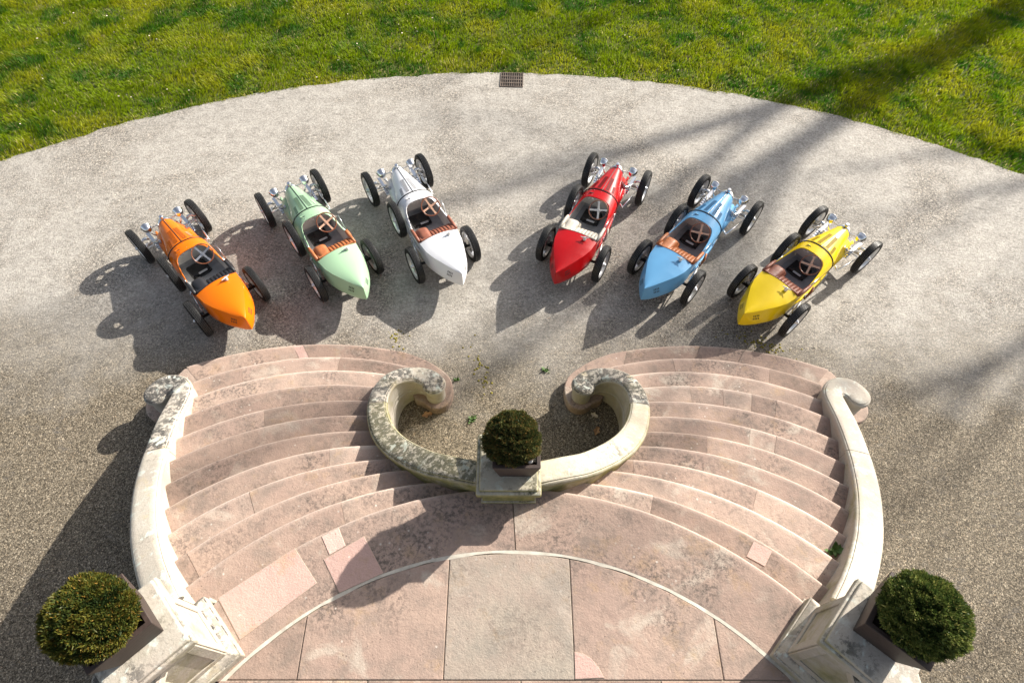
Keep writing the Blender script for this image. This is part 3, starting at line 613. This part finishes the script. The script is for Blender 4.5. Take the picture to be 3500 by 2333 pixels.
# ------------------------------------------------------------------ the six little racing cars
YS = [.82, .78, .45, .10, -.07, -.40, -.80, -1.0, -1.15, -1.35, -1.50, -1.60]
TWY = [-.80, -.95, -1.06, -1.20, -1.30, -1.39, -1.50, -1.56, -1.60]; TWM = [.310, .310, .295, .254, .216, .172, .102, .052, .005]
def tail_x(y, t, q):
    wm = float(np.interp(-y, [-v for v in TWY], TWM)); return float(np.interp(t, [0, .08, .2, .35, .6, .85, 1], [wm*.86, wm*.965, wm, wm*.995, wm*.62+q['ws']*.40, wm*.22+q['ws']*.795, q['ws']]))
SEC = {'ws': [.118, .125, .20, .285, .293, .303, .302, .282, .232, .135, .060, .005], 'zs': [.46, .46, .47, .49, .495, .505, .585, .590, .592, .592, .590, .588],
       'zt': [.625, .630, .662, .690, .680, .635, .645, .640, .632, .618, .606, .597], 'zb': [.27, .27, .255, .245, .24, .24, .24, .25, .265, .295, .318, .335],
       'wb': [.10, .105, .17, .245, .255, .265, .262, .245, .195, .105, .042, .003]}
def sec(y): return {k: float(np.interp(-y, [-q for q in YS], v)) for k, v in SEC.items()}
def prof(y, j, tail=False, NS=7, NA=12):
    q = sec(y)
    if j <= NS:
        t = j/NS
        if tail:
            return tail_x(y, t, q), q['zb']+(q['zs']-q['zb'])*t
        x = np.interp(t, [0, .08, .5, 1], [q['wb']*.9, q['wb'], (q['wb']+q['ws'])/2+.008, q['ws']]); return x, q['zb']+(q['zs']-q['zb'])*t
    a = (j-NS)/NA
    if tail:
        x = q['ws']*(1-a); return x, q['zs']+(q['zt']-q['zs'])*(1-(1-a)**2.0)
    return q['ws']*math.cos(a*PI/2)**.92, q['zs']+(q['zt']-q['zs'])*math.sin(a*PI/2)
NP = 19
def skin(ys, tail=False, yend=None, n=None):
    rows = []
    for i in range(len(ys) if yend is None else n+1):
        row = []
        for sd in (1, -1):
            for j in (range(NP+1) if sd == 1 else range(NP-1, -1, -1)):
                if yend is None: y = ys[i]
                else: y = ys[0]+(yend(j)-ys[0])*i/n
                x, z = prof(y, j, tail); row.append((sd*x, y, z))
        rows.append(row)
    return rows
def cowl_end(j):
    if j <= 7: return -.80
    a = (j-7)/12; return -.06-.74*math.cos(a*PI/2)**8.5
def archpath(y, off=.004, j0=3):
    L_ = []
    for sd in (1, -1):
        for j in (range(j0, NP+1) if sd == 1 else range(NP-1, j0-1, -1)):
            x, z = prof(y, j); nrm = Vector((x, 0, z-.42)).normalized(); L_.append((sd*(x+nrm.x*off), y, z+nrm.z*off))
    return L_
def wheel_parts(root, loc, rx, side, front=True, steer=0., drum=True):
    """side: +1 right, -1 left (which way the outer face looks)"""
    w = MB(); s = side
    w.lathe([(.190, -.030), (.194, -.036), (.180, -.030), (.166, -.012), (.166, .012), (.180, .030), (.194, .036), (.190, .030)], (0, 0, 0), 'x', 40, True)
    for k in range(8):
        a = 2*PI*k/8; ca, sa = math.cos(a), math.sin(a); pts = []
        for r, hw, xo in ((.030, .016, .018), (.10, .013, .012), (.172, .019, .004)):
            for sg in (-1, 1):
                for th in (-.005, .005): pts.append((s*xo+th, r*ca-sg*hw*sa, r*sa+sg*hw*ca))
        F = []
        for i in range(2):
            b = i*4; F += [(b, b+4, b+6, b+2), (b+1, b+3, b+7, b+5), (b, b+1, b+5, b+4), (b+2, b+6, b+7, b+3)]
        w.add(pts, F)
    w.lathe([(.0005, s*.055), (.014, s*.052), (.024, s*.04), (.036, s*.022), (.040, s*.0), (.03, -s*.02), (.0005, -s*.02)], (0, 0, 0), 'x', 18)
    wo = w.build('wheel', M['alloy'], root, angle=35, fix=True); wo.location = loc; wo.rotation_euler = (rx, 0, steer); wo.scale = (1.32, 1.07, 1.07)
    t = MB(); t.lathe([(.186, -.028), (.196, -.036), (.222, -.042), (.245, -.040), (.258, -.033), (.264, -.018), (.2655, 0), (.264, .018), (.258, .033), (.245, .040), (.222, .042), (.196, .036), (.186, .028)], (0, 0, 0), 'x', 48)
    t.build('tyre', M['rubber'], wo, smooth=True)
    z = MB(); nz = 76
    for x0, rr_ in ((-.024, .2625), (-.008, .2662), (.008, .2662), (.024, .2625)):
        V = []; F = []
        for k in range(nz):
            a = 2*PI*k/nz; xx = x0+(.0045 if k % 2 else -.0045)
            for dx, dr in ((-.0042, -.002), (-.0036, .0024), (.0036, .0024), (.0042, -.002)): V.append((xx+dx, (rr_+dr)*math.cos(a), (rr_+dr)*math.sin(a)))
        for k in range(nz):
            k2 = (k+1) % nz
            for i in range(3): F.append((k*4+i, k*4+i+1, k2*4+i+1, k2*4+i))
        z.add(V, F)
    z.build('tread', M['tread'], wo)
    if drum:
        d = MB(); d.lathe([(.0005, -s*.026), (.108, -s*.026), (.112, -s*.022), (.112, s*.0), (.098, s*.004), (.0005, s*.004)], (0, 0, 0), 'x', 28); d.build('brake_drum', M['steel'], wo, angle=35)
    c = MB(); c.tube([(s*.045, -.0, -.028), (s*.056, 0, 0), (s*.045, 0, .028)], .006, 6); c.build('wing_nut', M['chrome'], wo, smooth=True)
    return wo
def make_car():
    root = bpy.data.objects.new('racing_car', None); COL.objects.link(root); root.empty_display_size = .2
    PN = PAINT['white']; LE = LEATHER['tan']; WD = M['wheelwood']
    # --- bonnet with louvres and hinge
    hood = MB(); hood.grid(skin(list(np.linspace(.775, .125, 18)))); ho = hood.build('bonnet', PN, root, smooth=True, fix=True)
    for o_ in (ho,): sm = o_.modifiers.new('thickness', 'SOLIDIFY'); sm.thickness = .006; sm.offset = -1
    MB().tube([(0, y, sec(y)['zt']+.001) for y in np.linspace(.775, .125, 8)], .0035, 6).build('hinge', M['steel'], ho, smooth=True)
    MB().tube([(0, y, sec(y)['zt']+.0) for y in (.775, .45, .125)], .0065, 6).build('hinge_plate', M['black'], ho)
    for sd in (1, -1):
        for (aj, y0, y1, nn, wd) in ((.86, .46, .17, 15, .055), (.62, .30, .165, 9, .045)):
            slots = MB(); lips = MB()
            for i in range(nn):
                y = y0+(y1-y0)*i/(nn-1); q = sec(y); aa = aj*PI/2; x = sd*q['ws']*math.cos(aa)**.92; z = q['zs']+(q['zt']-q['zs'])*math.sin(aa)
                tang = Vector((sd*q['ws']*math.sin(aa), 0, -(q['zt']-q['zs'])*math.cos(aa))).normalized(); nrm = Vector((-tang.z*1., 0, tang.x)) if True else None
                nrm = Vector((x/q['ws']**2, 0, (z-q['zs'])/(q['zt']-q['zs'])**2)).normalized()
                c = Vector((x, y, z)); hw = wd/2
                p = [c+tang*a_+nrm*.0022+Vector((0, b_, 0)) for a_, b_ in ((-hw, -.0045), (hw, -.0045), (hw, .0045), (-hw, .0045))]
                slots.add(p, [(0, 1, 2, 3), (3, 2, 1, 0)])
                dy = .0085; p = [c+tang*a_+nrm*h_+Vector((0, b_+dy, 0)) for a_, b_, h_ in ((-hw, -.004, .001), (hw, -.004, .001), (hw, .002, .0042), (-hw, .002, .0042), (-hw, .004, .0), (hw, .004, .0))]
                lips.add(p, [(0, 1, 2, 3), (3, 2, 5, 4)])
            slots.build('louvre_openings', M['louvre2'], ho); lips.build('louvre_lips', PN, ho)
    # --- radiator shell
    rad = MB(); rows = []
    for y, k in ((.772, 1.03), (.785, 1.06), (.83, 1.05), (.842, 1.0), (.842, .86), (.825, .84)):
        q = sec(.80); row = []
        for sd in (1, -1):
            for j in (range(NP+1) if sd == 1 else range(NP-1, -1, -1)): x, z = prof(.80, j); row.append((sd*x*k, y, .44+(z-.44)*k))
        rows.append(row)
    rad.grid(rows, flip=True); ro = rad.build('radiator_shell', M['chrome'], root, angle=40, fix=True)
    core = MB(); core.prism([(x*.98, z) for x, y, z in rows[-1]], -.004, .004); core.v = [(x, .826+zz, y) for x, y, zz in core.v]; core.build('radiator_core', M['black'], ro, fix=True)
    MB().lathe([(.0005, .058), (.024, .056), (.031, .048), (.031, .028), (.025, .022), (.030, .0)], (0, .808, .622), 'z', 18).build('filler_cap', M['chrome'], ro, angle=40)
    # --- cowl and cockpit sides
    cw = MB(); cw.grid(skin([.122], yend=cowl_end, n=22)); co = cw.build('cowl', [PN, M['greyskin']], root, smooth=True, fix=True)
    sm = co.modifiers.new('thickness', 'SOLIDIFY'); sm.thickness = .010; sm.offset = -1; sm.material_offset = 1; sm.material_offset_rim = 0
    MB().tube(archpath(.118, .003, 2), .0085, 6).build('bonnet_strap', M['black'], root, smooth=True)
    x, z = prof(.06, 9); MB().tube([(-x-.0, .118, z), (-x-.05, .10, z-.015), (-x-.09, .085, z-.03)], .006, 6).build('strap_end', M['black'], root)
    MB().box((-.12, .03, .668), (.075, .045, .008), 0).build('scuttle_vent', PN, root, bevel=.003)
    o = MB().box((-.12, .02, .675), (.065, .012, .003)).build('vent_mouth', M['louvre'], root)
    # rivets on the scuttle
    rv = MB()
    for aj in (.28, .45, .62, .78, 1.0, 1.22, 1.38, 1.55, 1.72):
        for y in (.085, -.02):
            q = sec(y); aa = aj*PI/2; rv.sphere((q['ws']*math.cos(aa)*abs(math.cos(aa))**-.08 if abs(math.cos(aa)) > .01 else 0, y, q['zs']+(q['zt']-q['zs'])*math.sin(aa)+.001), .0045, 6, 4)
    rv.build('rivets', M['steel'], co)
    # dash panel with dials
    q = sec(-.0); da = MB(); pts = []
    for j in range(7, NP+1):
        x, z = prof(.03, j); pts.append((x*.97, z-.012))
    pl = pts+[(-x, z) for x, z in pts[::-1][1:]]+[(-.27, .40), (.27, .40)]
    da.prism(pl, -.003, .003); da.v = [(x, .03+zz-(y-.5)*.18, y) for x, y, zz in da.v]; dash = da.build('dashboard', M['greyskin'], root, fix=True)
    for x, z, r in ((-.145, .575, .024), (-.085, .595, .024), (.06, .61, .03), (.185, .56, .026), (.0, .56, .016)):
        y = .03-(z-.5)*.18-.004; MB().lathe([(.0005, -.004), (r*.82, -.004)], (x, y, z), 'y', 16).build('dial_face', M['dial'], dash); MB().lathe([(r*.8, -.004), (r*.9, -.010), (r, -.004), (r, .004)], (x, y, z), 'y', 18).build('dial_rim', M['chrome'], dash, smooth=True)
    # floor, firewall and pedal box
    fl = MB(); fl.prism([(-.25, .10), (.25, .10), (.275, -.4), (.27, -.80), (-.27, -.80), (-.275, -.4)], .275, .295); fl.build('floor', M['darkfloor'], root)
    MB().box((0, .095, .42), (.48, .008, .36)).build('firewall', M['darkfloor'], root)
    pb = MB(); pb.frustum((-.03, -.12), .30, .27, .295, .355, 0, .26, .22); pbo = pb.build('battery_cover', M['black'], root, bevel=.012)
    mb = MB()
    for i in range(7): mb.box((-.115+.0*i, -.05-.018*i, .3565), (.09, .007, .004))
    mb.build('cover_ribs', M['black'], pbo)
    MB().box((-.005, -.235, .352), (.13, .035, .012), R(0)).build('cover_plate', M['alloy'], pbo, bevel=.004)
    MB().tube([(-.13, -.22, .33), (-.12, -.285, .34), (-.02, -.30, .345), (.08, -.285, .34), (.10, -.235, .33)], .013, 7).build('cover_bar', M['black'], pbo, smooth=True)
    for x in (.07, .16): MB().box((x, .02, .36), (.045, .014, .06)).build('pedal', M['steel'], root, bevel=.004)
    # steering wheel and column
    sc_ = Vector((.108, -.30, .700)); tilt = R(40)                 # rim plane tipped towards the driver
    ax = Vector((0, -math.sin(tilt), math.cos(tilt))); e1 = Vector((1, 0, 0)); e2 = ax.cross(e1)
    n = 40; rim = MB(); rim.tube([sc_+(e1*math.cos(2*PI*k/n)+e2*math.sin(2*PI*k/n))*.140 for k in range(n+1)], .0085, 8, False)
    st = rim.build('steering_wheel', WD, root, smooth=True)
    sp = MB()
    for k in range(4):
        a = k*PI/2+R(16); d = e1*math.cos(a)+e2*math.sin(a); s_ = ax.cross(d); V = []
        for r, hw in ((.012, .017), (.07, .012), (.136, .016)):
            for sg in (-1, 1):
                for th in (-.003, .003): V.append(sc_+d*r+s_*sg*hw+ax*(th-.012*(1-r/.136)))
        F = []
        for i in range(2): b = i*4; F += [(b, b+4, b+6, b+2), (b+1, b+3, b+7, b+5), (b, b+1, b+5, b+4), (b+2, b+6, b+7, b+3)]
        sp.add(V, F)
    spo = sp.build('spokes', M['copper'], st, fix=True)
    MB().tube([sc_+ax*.004, sc_-ax*.018], .018, 14).build('boss', M['copper'], st, smooth=False)
    MB().tube([sc_-ax*.012, sc_-ax*.40], .011, 8).build('steering_column', M['steel'], root, smooth=True)
    # seat: bench with pleated back, raised bolster on the left, padded arm rolls
    sb = MB(); sb.frustum((.0, -.66), .54, .53, .245, .36, 0, .26, .25); seat = sb.build('seat', LE, root, bevel=.02, seg=3)
    for i in range(11):
        x = -.255+.051*i; pts = [(-.515, .34), (-.53, .44), (-.57, .505), (-.64, .56), (-.72, .595), (-.79, .612)]
        mb = MB(); mb.grid([[(x+u*.0245, y_+.5*c_, z_+.87*c_) for u, c_ in ((-1, -.010), (-.85, 0), (0, .005), (.85, 0), (1, -.010))] for y_, z_ in pts], flip=True); mb.build('pleat', LE, seat, smooth=True)
    MB().box((0, -.79, .45), (.53, .02, .36)).build('seat_back_panel', LE, root)
    bo = MB(); P = []
    for i in range(9):
        v = i/8; row = []
        for j in range(9):
            u = j/8; x = -.262+.185*u; e = (1-abs(2*u-1)**4)
            yy = -.43-.35*v; zz = .42+.19*math.sin(min(1, v*2.2)*PI/2)*(.75+.25*e)+.015*v
            row.append((x, yy, zz))
        P.append(row)
    bo.grid(P); 
    base = [(x, y, .30) for x, y, z in P[0]]; bo.grid([base, P[0]]); bo.grid([[(r[0][0], r[0][1], .30) for r in P], [r[0] for r in P]], flip=True); bo.grid([[(r[-1][0], r[-1][1], .30) for r in P], [r[-1] for r in P]])
    bo.build('seat_bolster', LE, seat, angle=55, fix=True)
    for sd in (1, -1):
        pp = [(sd*(sec(y)['ws']-.006), y, sec(y)['zs']+dz) for y, dz in ((-.47, .030), (-.56, .032), (-.66, .022), (-.78, .012))]
        MB().tube(pp, [.020, .025, .026, .022], 9).build('arm_roll', LE, root, smooth=True)
        MB().tube([(sd*(sec(y)['ws']-.012), y, sec(y)['zs']+.035) for y in (-.22, -.34, -.47)], [.008, .010, .010], 8).build('rim_tube', M['steel'], root, smooth=True)
    # --- tail
    tl = MB(); ys = list(np.linspace(-.80, -1.0, 6))+list(np.linspace(-1.05, -1.60, 20)); rows = skin(ys, True); tl.grid(rows)
    tl.add(rows[0], [tuple(range(len(rows[0])))]); tl.add([(p[0], p[1], p[2]) for p in rows[-1]], [tuple(range(len(rows[-1])))[::-1]])
    to = tl.build('tail', PN, root, fix=True, angle=24)
    MB().tube([(x*1.0, y+.001, z+.001) for x, y, z in rows[0][7:-7]], .0045, 6).build('deck_trim', LE, to, smooth=True)
    zc = sec(-.88)['zt']-.006; cap = MB(); cap.lathe([(.024, .0), (.026, .02), (.021, .026), (.020, .046), (.017, .052), (.0005, .054)], (.135, -.885, zc), 'z', 18)
    cap.tube([(.075, -.897, zc+.052), (.105, -.892, zc+.046), (.135, -.885, zc+.05), (.165, -.878, zc+.046), (.195, -.873, zc+.052)], [.006, .0095, .009, .0095, .006], 8)
    cap.build('fuel_cap', M['satin'], to, angle=40)
    for sd in (1, -1):
        for zz in (.512, .462):
            vt = MB()
            for i in range(4):
                y = -1.41-.021*i-(.0 if zz > .46 else .01); q = sec(y)
                x_ = lambda z_, y_: tail_x(y_, (z_-sec(y_)['zb'])/(sec(y_)['zs']-sec(y_)['zb']), sec(y_))+.004
                p = [(sd*x_(zz-.016, y-.005), y-.005, zz-.016), (sd*x_(zz-.016, y+.005), y+.005, zz-.016), (sd*x_(zz+.016, y+.005), y+.005, zz+.016), (sd*x_(zz+.016, y-.005), y-.005, zz+.016)]
                vt.add(p, [(0, 1, 2, 3), (3, 2, 1, 0)])
            vt.build('tail_vents', M['louvre'], to)
    # --- chassis, axles and springs
    for sd in (1, -1):
        r_ = MB(); r_.tube([(sd*.165, 1.0, .30), (sd*.175, .8, .31), (sd*.215, .4, .30), (sd*.265, .0, .26), (sd*.285, -.5, .25), (sd*.24, -.95, .28)], [.018, .022, .024, .026, .026, .02], 6); r_.build('chassis_rail', PN, root, smooth=True)
        ap = MB(); P = []
        for y, xi, xo, z0, z1 in ((.84, .115, .205, .43, .35), (.66, .150, .255, .43, .355), (.46, .19, .262, .41, .35), (.28, .235, .265, .39, .345)): P.append([(sd*xi, y, z0), (sd*(xi+xo)/2, y, (z0+z1)/2+.012), (sd*xo, y, z1)])
        ap.grid(P, flip=sd > 0); q_ = ap.build('apron', PN, root, smooth=True); sm = q_.modifiers.new('thickness', 'SOLIDIFY'); sm.thickness = .006
        sp_ = MB()
        for i in range(4): sp_.box((sd*.275, .80, .345+.011*i), (.050, .44-.085*i, .009))
        sp_.build('leaf_spring', M['chrome'], root, bevel=.002, seg=1)
        dm = MB(); dm.lathe([(.0005, -.016), (.036, -.014), (.036, .014), (.0005, .016)], (sd*.215, .66, .40), 'x', 18); dm.tube([(sd*.235, .66, .40), (sd*.30, .80, .37), (sd*.31, .89, .30)], .011, 6); dm.build('friction_damper', M['steel'], root, angle=40)
        MB().tube([(sd*.19, .83, .385), (sd*.225, .84, .43), (sd*.25, .845, .505)], [.013, .010, .010], 7).build('lamp_bracket', M['chrome'], root, smooth=True)
        hl = MB(); hl.lathe([(.0005, -.082), (.022, -.079), (.045, -.066), (.062, -.043), (.071, -.015), (.073, .006), (.077, .010), (.077, .020), (.07, .024)], (sd*.25, .855, .568), 'y', 24); h = hl.build('headlamp', M['chrome'], root, smooth=True)
        MB().lathe([(.065, .018), (.05, .028), (.028, .035), (.0005, .037)], (sd*.25, .855, .568), 'y', 20).build('lamp_glass', M['glass'], h, smooth=True)
        # axle arm and steering arm
        MB().tube([(sd*.33, .90, .285), (sd*.37, .86, .30), (sd*.415, .80, .30)], .014, 6).build('steering_arm', M['chrome'], root, smooth=True)
        br = MB(); br.tube([(sd*.30, .93, .30), (sd*.345, .955, .325), (sd*.40, .95, .33), (sd*.435, .90, .30)], [.019, .025, .024, .018], 7); br.build('brake_lever', M['chrome'], root, smooth=True)
        ra = MB(); ra.tube([(sd*.31, -.42, .34), (sd*.335, -.65, .31), (sd*.36, -.87, .29)], .011, 6); ra.tube([(sd*.325, -.45, .27), (sd*.355, -.86, .25)], .009, 6); ra.build('radius_arm', M['chrome'], root, smooth=True)
        rb = MB(); rb.box((sd*.375, -.875, .285), (.05, .06, .05)); rb.build('axle_bracket', M['black'], root, bevel=.008)
        rp = MB(); rp.box((sd*.318, -.50, .355), (.018, .05, .05)); rp.tube([(sd*.315, -.52, .39), (sd*.345, -.52, .37)], .009, 7); rp.build('arm_bracket', M['chrome'], root)
    fa = MB(); fa.tube([(-.44, .90, .265), (-.36, .90, .262), (-.27, .905, .245), (0, .905, .24), (.27, .905, .245), (.36, .90, .262), (.44, .90, .265)], [.024, .028, .026, .026, .026, .028, .024], 9); fa.build('front_axle', M['chrome'], root, smooth=True)
    MB().tube([(-.42, .79, .295), (0, .785, .29), (.42, .79, .295)], .010, 6).build('track_rod', M['chrome'], root, smooth=True)
    MB().tube([(-.19, .845, .535), (.19, .845, .535)], .008, 8).build('lamp_bar', M['chrome'], root, smooth=True)
    ra = MB(); ra.tube([(-.42, -.90, .265), (.42, -.90, .265)], .022, 9); ra.sphere((0, -.90, .265), .07, 14, 9); ra.build('rear_axle', M['black'], root, smooth=True)
    dl = MB(); dl.tube([(.345, .22, .40), (.375, .50, .355), (.405, .80, .305)], .010, 7); dl.sphere((.345, .22, .40), .013, 8, 6); dl.tube([(.29, .25, .42), (.345, .22, .40)], .012, 7); dl.build('drag_link', M['chrome'], root, smooth=True)
    hb = MB(); hb.tube([(.335, -.16, .60), (.345, -.25, .50), (.35, -.36, .36)], [.006, .006, .008], 7); hb.build('brake_handle', M['steel'], root, smooth=True)
    lp = MB(); lp.tube([(.33, -.40, .50), (.347, -.46, .44), (.338, -.54, .34)], [.014, .02, .012], 7); lp.build('leather_gaiter', LE, root, smooth=True)
    MB().tube([(-.25, .2, .25), (-.26, -.2, .225), (-.22, -.6, .22), (-.16, -1.0, .225)], .016, 8).build('exhaust_pipe', M['steel'], root, smooth=True)
    # --- wheels and the spare strapped to the left side
    for sd in (1, -1):
        wheel_parts(root, (sd*.472, .90, .2845), .3*sd, sd); wheel_parts(root, (sd*.456, -.90, .2845), .9-sd*.2, sd, False)
    s_ = wheel_parts(root, (-.372, -.045, .415), .4, -1, False, R(0), False); s_.name = 'spare_wheel'
    MB().tube([(-.30, .02, .50), (-.345, .055, .66), (-.385, .06, .672), (-.415, .055, .63), (-.41, .03, .5)], .007, 6).build('spare_strap', M['steel'], root, smooth=True)
    return root
proto = make_car()
CARS = [('orange', (-4.662, 5.812, -.758), 'black', 'shiny orange open racing car with black seats, leftmost of the six', .05),
        ('green', (-3.008, 6.484, -.628), 'tan', 'pale mint green open racing car with tan seats', -.03), ('white', (-1.486, 6.87, -.5), 'brown', 'white open racing car with red-brown leather seats', .02),
        ('red', (1.293, 6.953, .447), 'beige', 'bright red open racing car with beige seats', .03), ('blue', (2.818, 6.508, .67), 'tan', 'sky blue open racing car with tan seats', .0),
        ('yellow', (4.335, 5.909, .85), 'brown', 'bright yellow open racing car, rightmost of the six', -.04)]
def clone(o, parent):
    c = o.copy(); COL.objects.link(c); c.parent = parent
    for ch in o.children: clone(ch, c)
    return c
def recolour(o, table):
    for ch in o.children:
        for sl in ch.material_slots:
            nm = sl.material.name if sl.material else ''
            if nm in table: sl.link = 'OBJECT'; sl.material = table[nm]
        recolour(ch, table)
roots = [proto]+[clone(proto, None) for _ in range(5)]
for r_, (nm, (x, y, th), le, lab, _) in zip(roots, CARS):
    r_.location = (x, y, 0); r_.rotation_euler = (0, 0, -th); tag(r_, lab, 'racing car', 'little open racing cars parked in a fan')
    tb = {'white_paint': PAINT[nm], 'tan_leather': LEATHER[le], 'bonnet_louvre_gap': DARK[nm]}
    if nm == 'orange': tb['coppery_spokes'] = M['steel']
    if nm == 'red': tb['coppery_spokes'] = M['porcelain']
    recolour(r_, tb)
    for ch in r_.children:
        if ch.name.startswith('wheel') and ch.location.y > 0: ch.rotation_euler.z = _

# ------------------------------------------------------------------ leaves, weeds, moss
def leaf(name, label, c, rz, mat, s=.07, cat='leaf'):
    mb = MB(); P = []
    for i in range(6):
        t = i/5; w = math.sin(PI*min(.97, t*.9+.06))**.8*.42*(1+.35*math.sin(t*19)); z = .15*math.sin(t*PI)+.02
        P.append([((t-.5)*s*1.5, -w*s, (z+.22)*s), ((t-.5)*s*1.5, 0, z*s), ((t-.5)*s*1.5, w*s, (z+.26)*s)])
    mb.grid(P); o = mb.build(name, M[mat], None); o.location = c; o.rotation_euler = (0, 0, rz); tag(o, label, cat, 'fallen dry leaves'); return o
leaf('dry_leaf', 'pale curled dry leaf inside the right scroll wall', (1.117, 3.36, .002), 1.2, 'dryleaf', .085)
leaf('dry_leaf', 'orange brown dry leaf tucked beside the left scroll end', (-1.10, 3.55, .004), .3, 'dryleaf', .09)
leaf('dry_leaf', 'narrow straw-coloured leaf beside the right scroll end', (1.10, 3.58, .002), -.5, 'petal', .07)
leaf('dry_leaf', 'small russet leaf on the gravel left of the middle shrub', (-.47, 2.88, .002), .7, 'redleaf', .05)
leaf('dry_leaf', 'small russet leaf on the gravel right of the middle shrub', (.83, 2.82, .002), 2.1, 'redleaf', .05)
leaf('dry_leaf', 'pale dry leaf nearest the left inner wall and middle pedestal', (-.56, 2.70, .002), -.8, 'petal', .06)
def weed(label, c, r, n, z=0., ln=.05):
    g = np.random.default_rng(int(abs(c[0]*100))); mb = MB()
    for _ in range(n):
        a = g.uniform(0, 2*PI); q = abs(g.normal(0, r*.5)); b = g.uniform(0, 2*PI); px, py = q*math.cos(a), q*math.sin(a); L_ = ln*g.uniform(.6, 1.3); w = L_*.22; e = Vector((math.cos(b), math.sin(b), g.uniform(.4, 1.2))).normalized(); s_ = Vector((-math.sin(b), math.cos(b), 0))
        p = Vector((px, py, 0)); mb.add([p-s_*w*.3, p+e*L_*.5-s_*w, p+e*L_, p+e*L_*.5+s_*w, p+s_*w*.3], [(0, 1, 2, 3, 4)])
    o = mb.build('weed', M['weed'], None); o.location = (c[0], c[1], z); tag(o, label, 'weed', 'small weeds in the gravel'); return o
weed('green weed in the gravel beside the left scroll end', (-.50, 3.50), .06, 40)
weed('green weed in the gravel left of the right scroll end', (.48, 4.26), .06, 34)
weed('low weed just above the middle shrub on its right', (.32, 3.33), .06, 30)
weed('weed at the foot of the left inner wall near the pedestal', (-.52, 2.62), .05, 26)
weed('leafy weed growing where the right flight meets its outer wall', (3.10, 1.53), .03, 24, 9*RISE, .085)
weed('tiny weed out in the gravel between the two scroll ends', (-.75, 4.10), .04, 16)
def moss(label, c, sx, sy, n, seed, rz=0.):
    g = np.random.default_rng(seed); mb = MB(); cs, sn = math.cos(rz), math.sin(rz)
    for _ in range(n):
        x, y = g.normal(0, sx), g.normal(0, sy); r = g.uniform(.005, .019); mb.lathe([(r, 0), (r*.8, r*.35), (.0005, r*.5)], (c[0]+x*cs-y*sn, c[1]+x*sn+y*cs, 0), 'z', 7)
    o = mb.build('moss', M['moss'], None, smooth=True); o['label'] = label; o['category'] = 'moss'; kind(o, 'stuff')
moss('yellow moss on the gravel beyond the right flight', (3.62, 4.72), .26, .06, 80, 1, -.35)
moss('yellow moss trail on the gravel between the scroll ends', (-.40, 4.25), .07, .24, 50, 2, .3)
moss('ochre moss beyond the left flight', (-1.63, 4.78), .05, .08, 24, 3)
g = np.random.default_rng(5); mb = MB(); cnt = 0
while cnt < 230:
    x, y = g.uniform(-12, 12), g.uniform(7.6, 14)
    if math.hypot(x-LC[0], y-LC[1]) < LR+.05: continue
    cnt += 1; s_ = g.uniform(.007, .026)**1.0; a = g.uniform(0, 6.3); zt = g.uniform(.03, .055); ca, sa = math.cos(a)*s_, math.sin(a)*s_
    mb.add([(x-ca, y-sa, zt), (x+sa*.5, y-ca*.5, zt+.008), (x+ca, y+sa, zt+.004), (x-sa*.5, y+ca*.5, zt-.006)], [(0, 1, 2, 3)])
o = mb.build('leaf_scraps', M['petal'], None); o['label'] = 'pale dry leaf scraps scattered over the lawn'; o['category'] = 'leaf scraps'; kind(o, 'stuff')

# ------------------------------------------------------------------ the bare tree out of frame whose shadow lies across the lawn
def bare_tree(label, base, H, seed, lean=(0, 0), r0=.42, levels=5, grp='bare trees beyond the lawn'):
    g = np.random.default_rng(seed); t = thing('bare_tree', label, 'tree', (base[0], base[1], 0), 0, grp)
    tr = MB(); br = MB()
    def grow(p, d, L_, r, lv, mbx):
        pts = [p]; rs = [r]; q = Vector(p); d = Vector(d)
        ns = 5
        for i in range(ns):
            d = (d+Vector(g.normal(0, .018 if lv == 0 else .10+.03*lv, 3))+Vector((0, 0, .05))).normalized(); q = q+d*L_/ns; pts.append(q.copy()); rs.append(r*(1-.42*(i+1)/ns))
        mbx.tube(pts, rs, 8 if lv < 2 else 5, False)
        if lv >= levels: return
        nb = 5 if lv == 0 else 3
        for k in range(nb):
            i = ns if k == 0 else int(g.integers(2, ns+1)); b = g.uniform(0, 2*PI); sp = g.uniform(.35, .85) if k else g.uniform(.1, .35)
            u = d.orthogonal().normalized(); w = d.cross(u); nd = (d*math.cos(sp)+(u*math.cos(b)+w*math.sin(b))*math.sin(sp)).normalized()
            grow(pts[i], nd, L_*(g.uniform(.18, .26) if lv == 0 else g.uniform(.62, .80)), rs[i]*(.86 if k == 0 else .6), lv+1, br)
    grow(Vector((0, 0, -.2)), Vector((lean[0], lean[1], 1)).normalized(), H*.64, r0, 0, tr)
    tr.build('trunk', M['bark'], t, smooth=True); br.build('crown', M['bark'], t, smooth=True)
bare_tree('tall bare tree past the lawn, its shadow falls over the upper right', (32.0, 29.9), 26.5, 9, (0, .0), .66)
bare_tree('bare tree right of the lawn, its twigs dapple the right-hand gravel', (31.6, 23.9), 23, 17, (0, .0), .45)
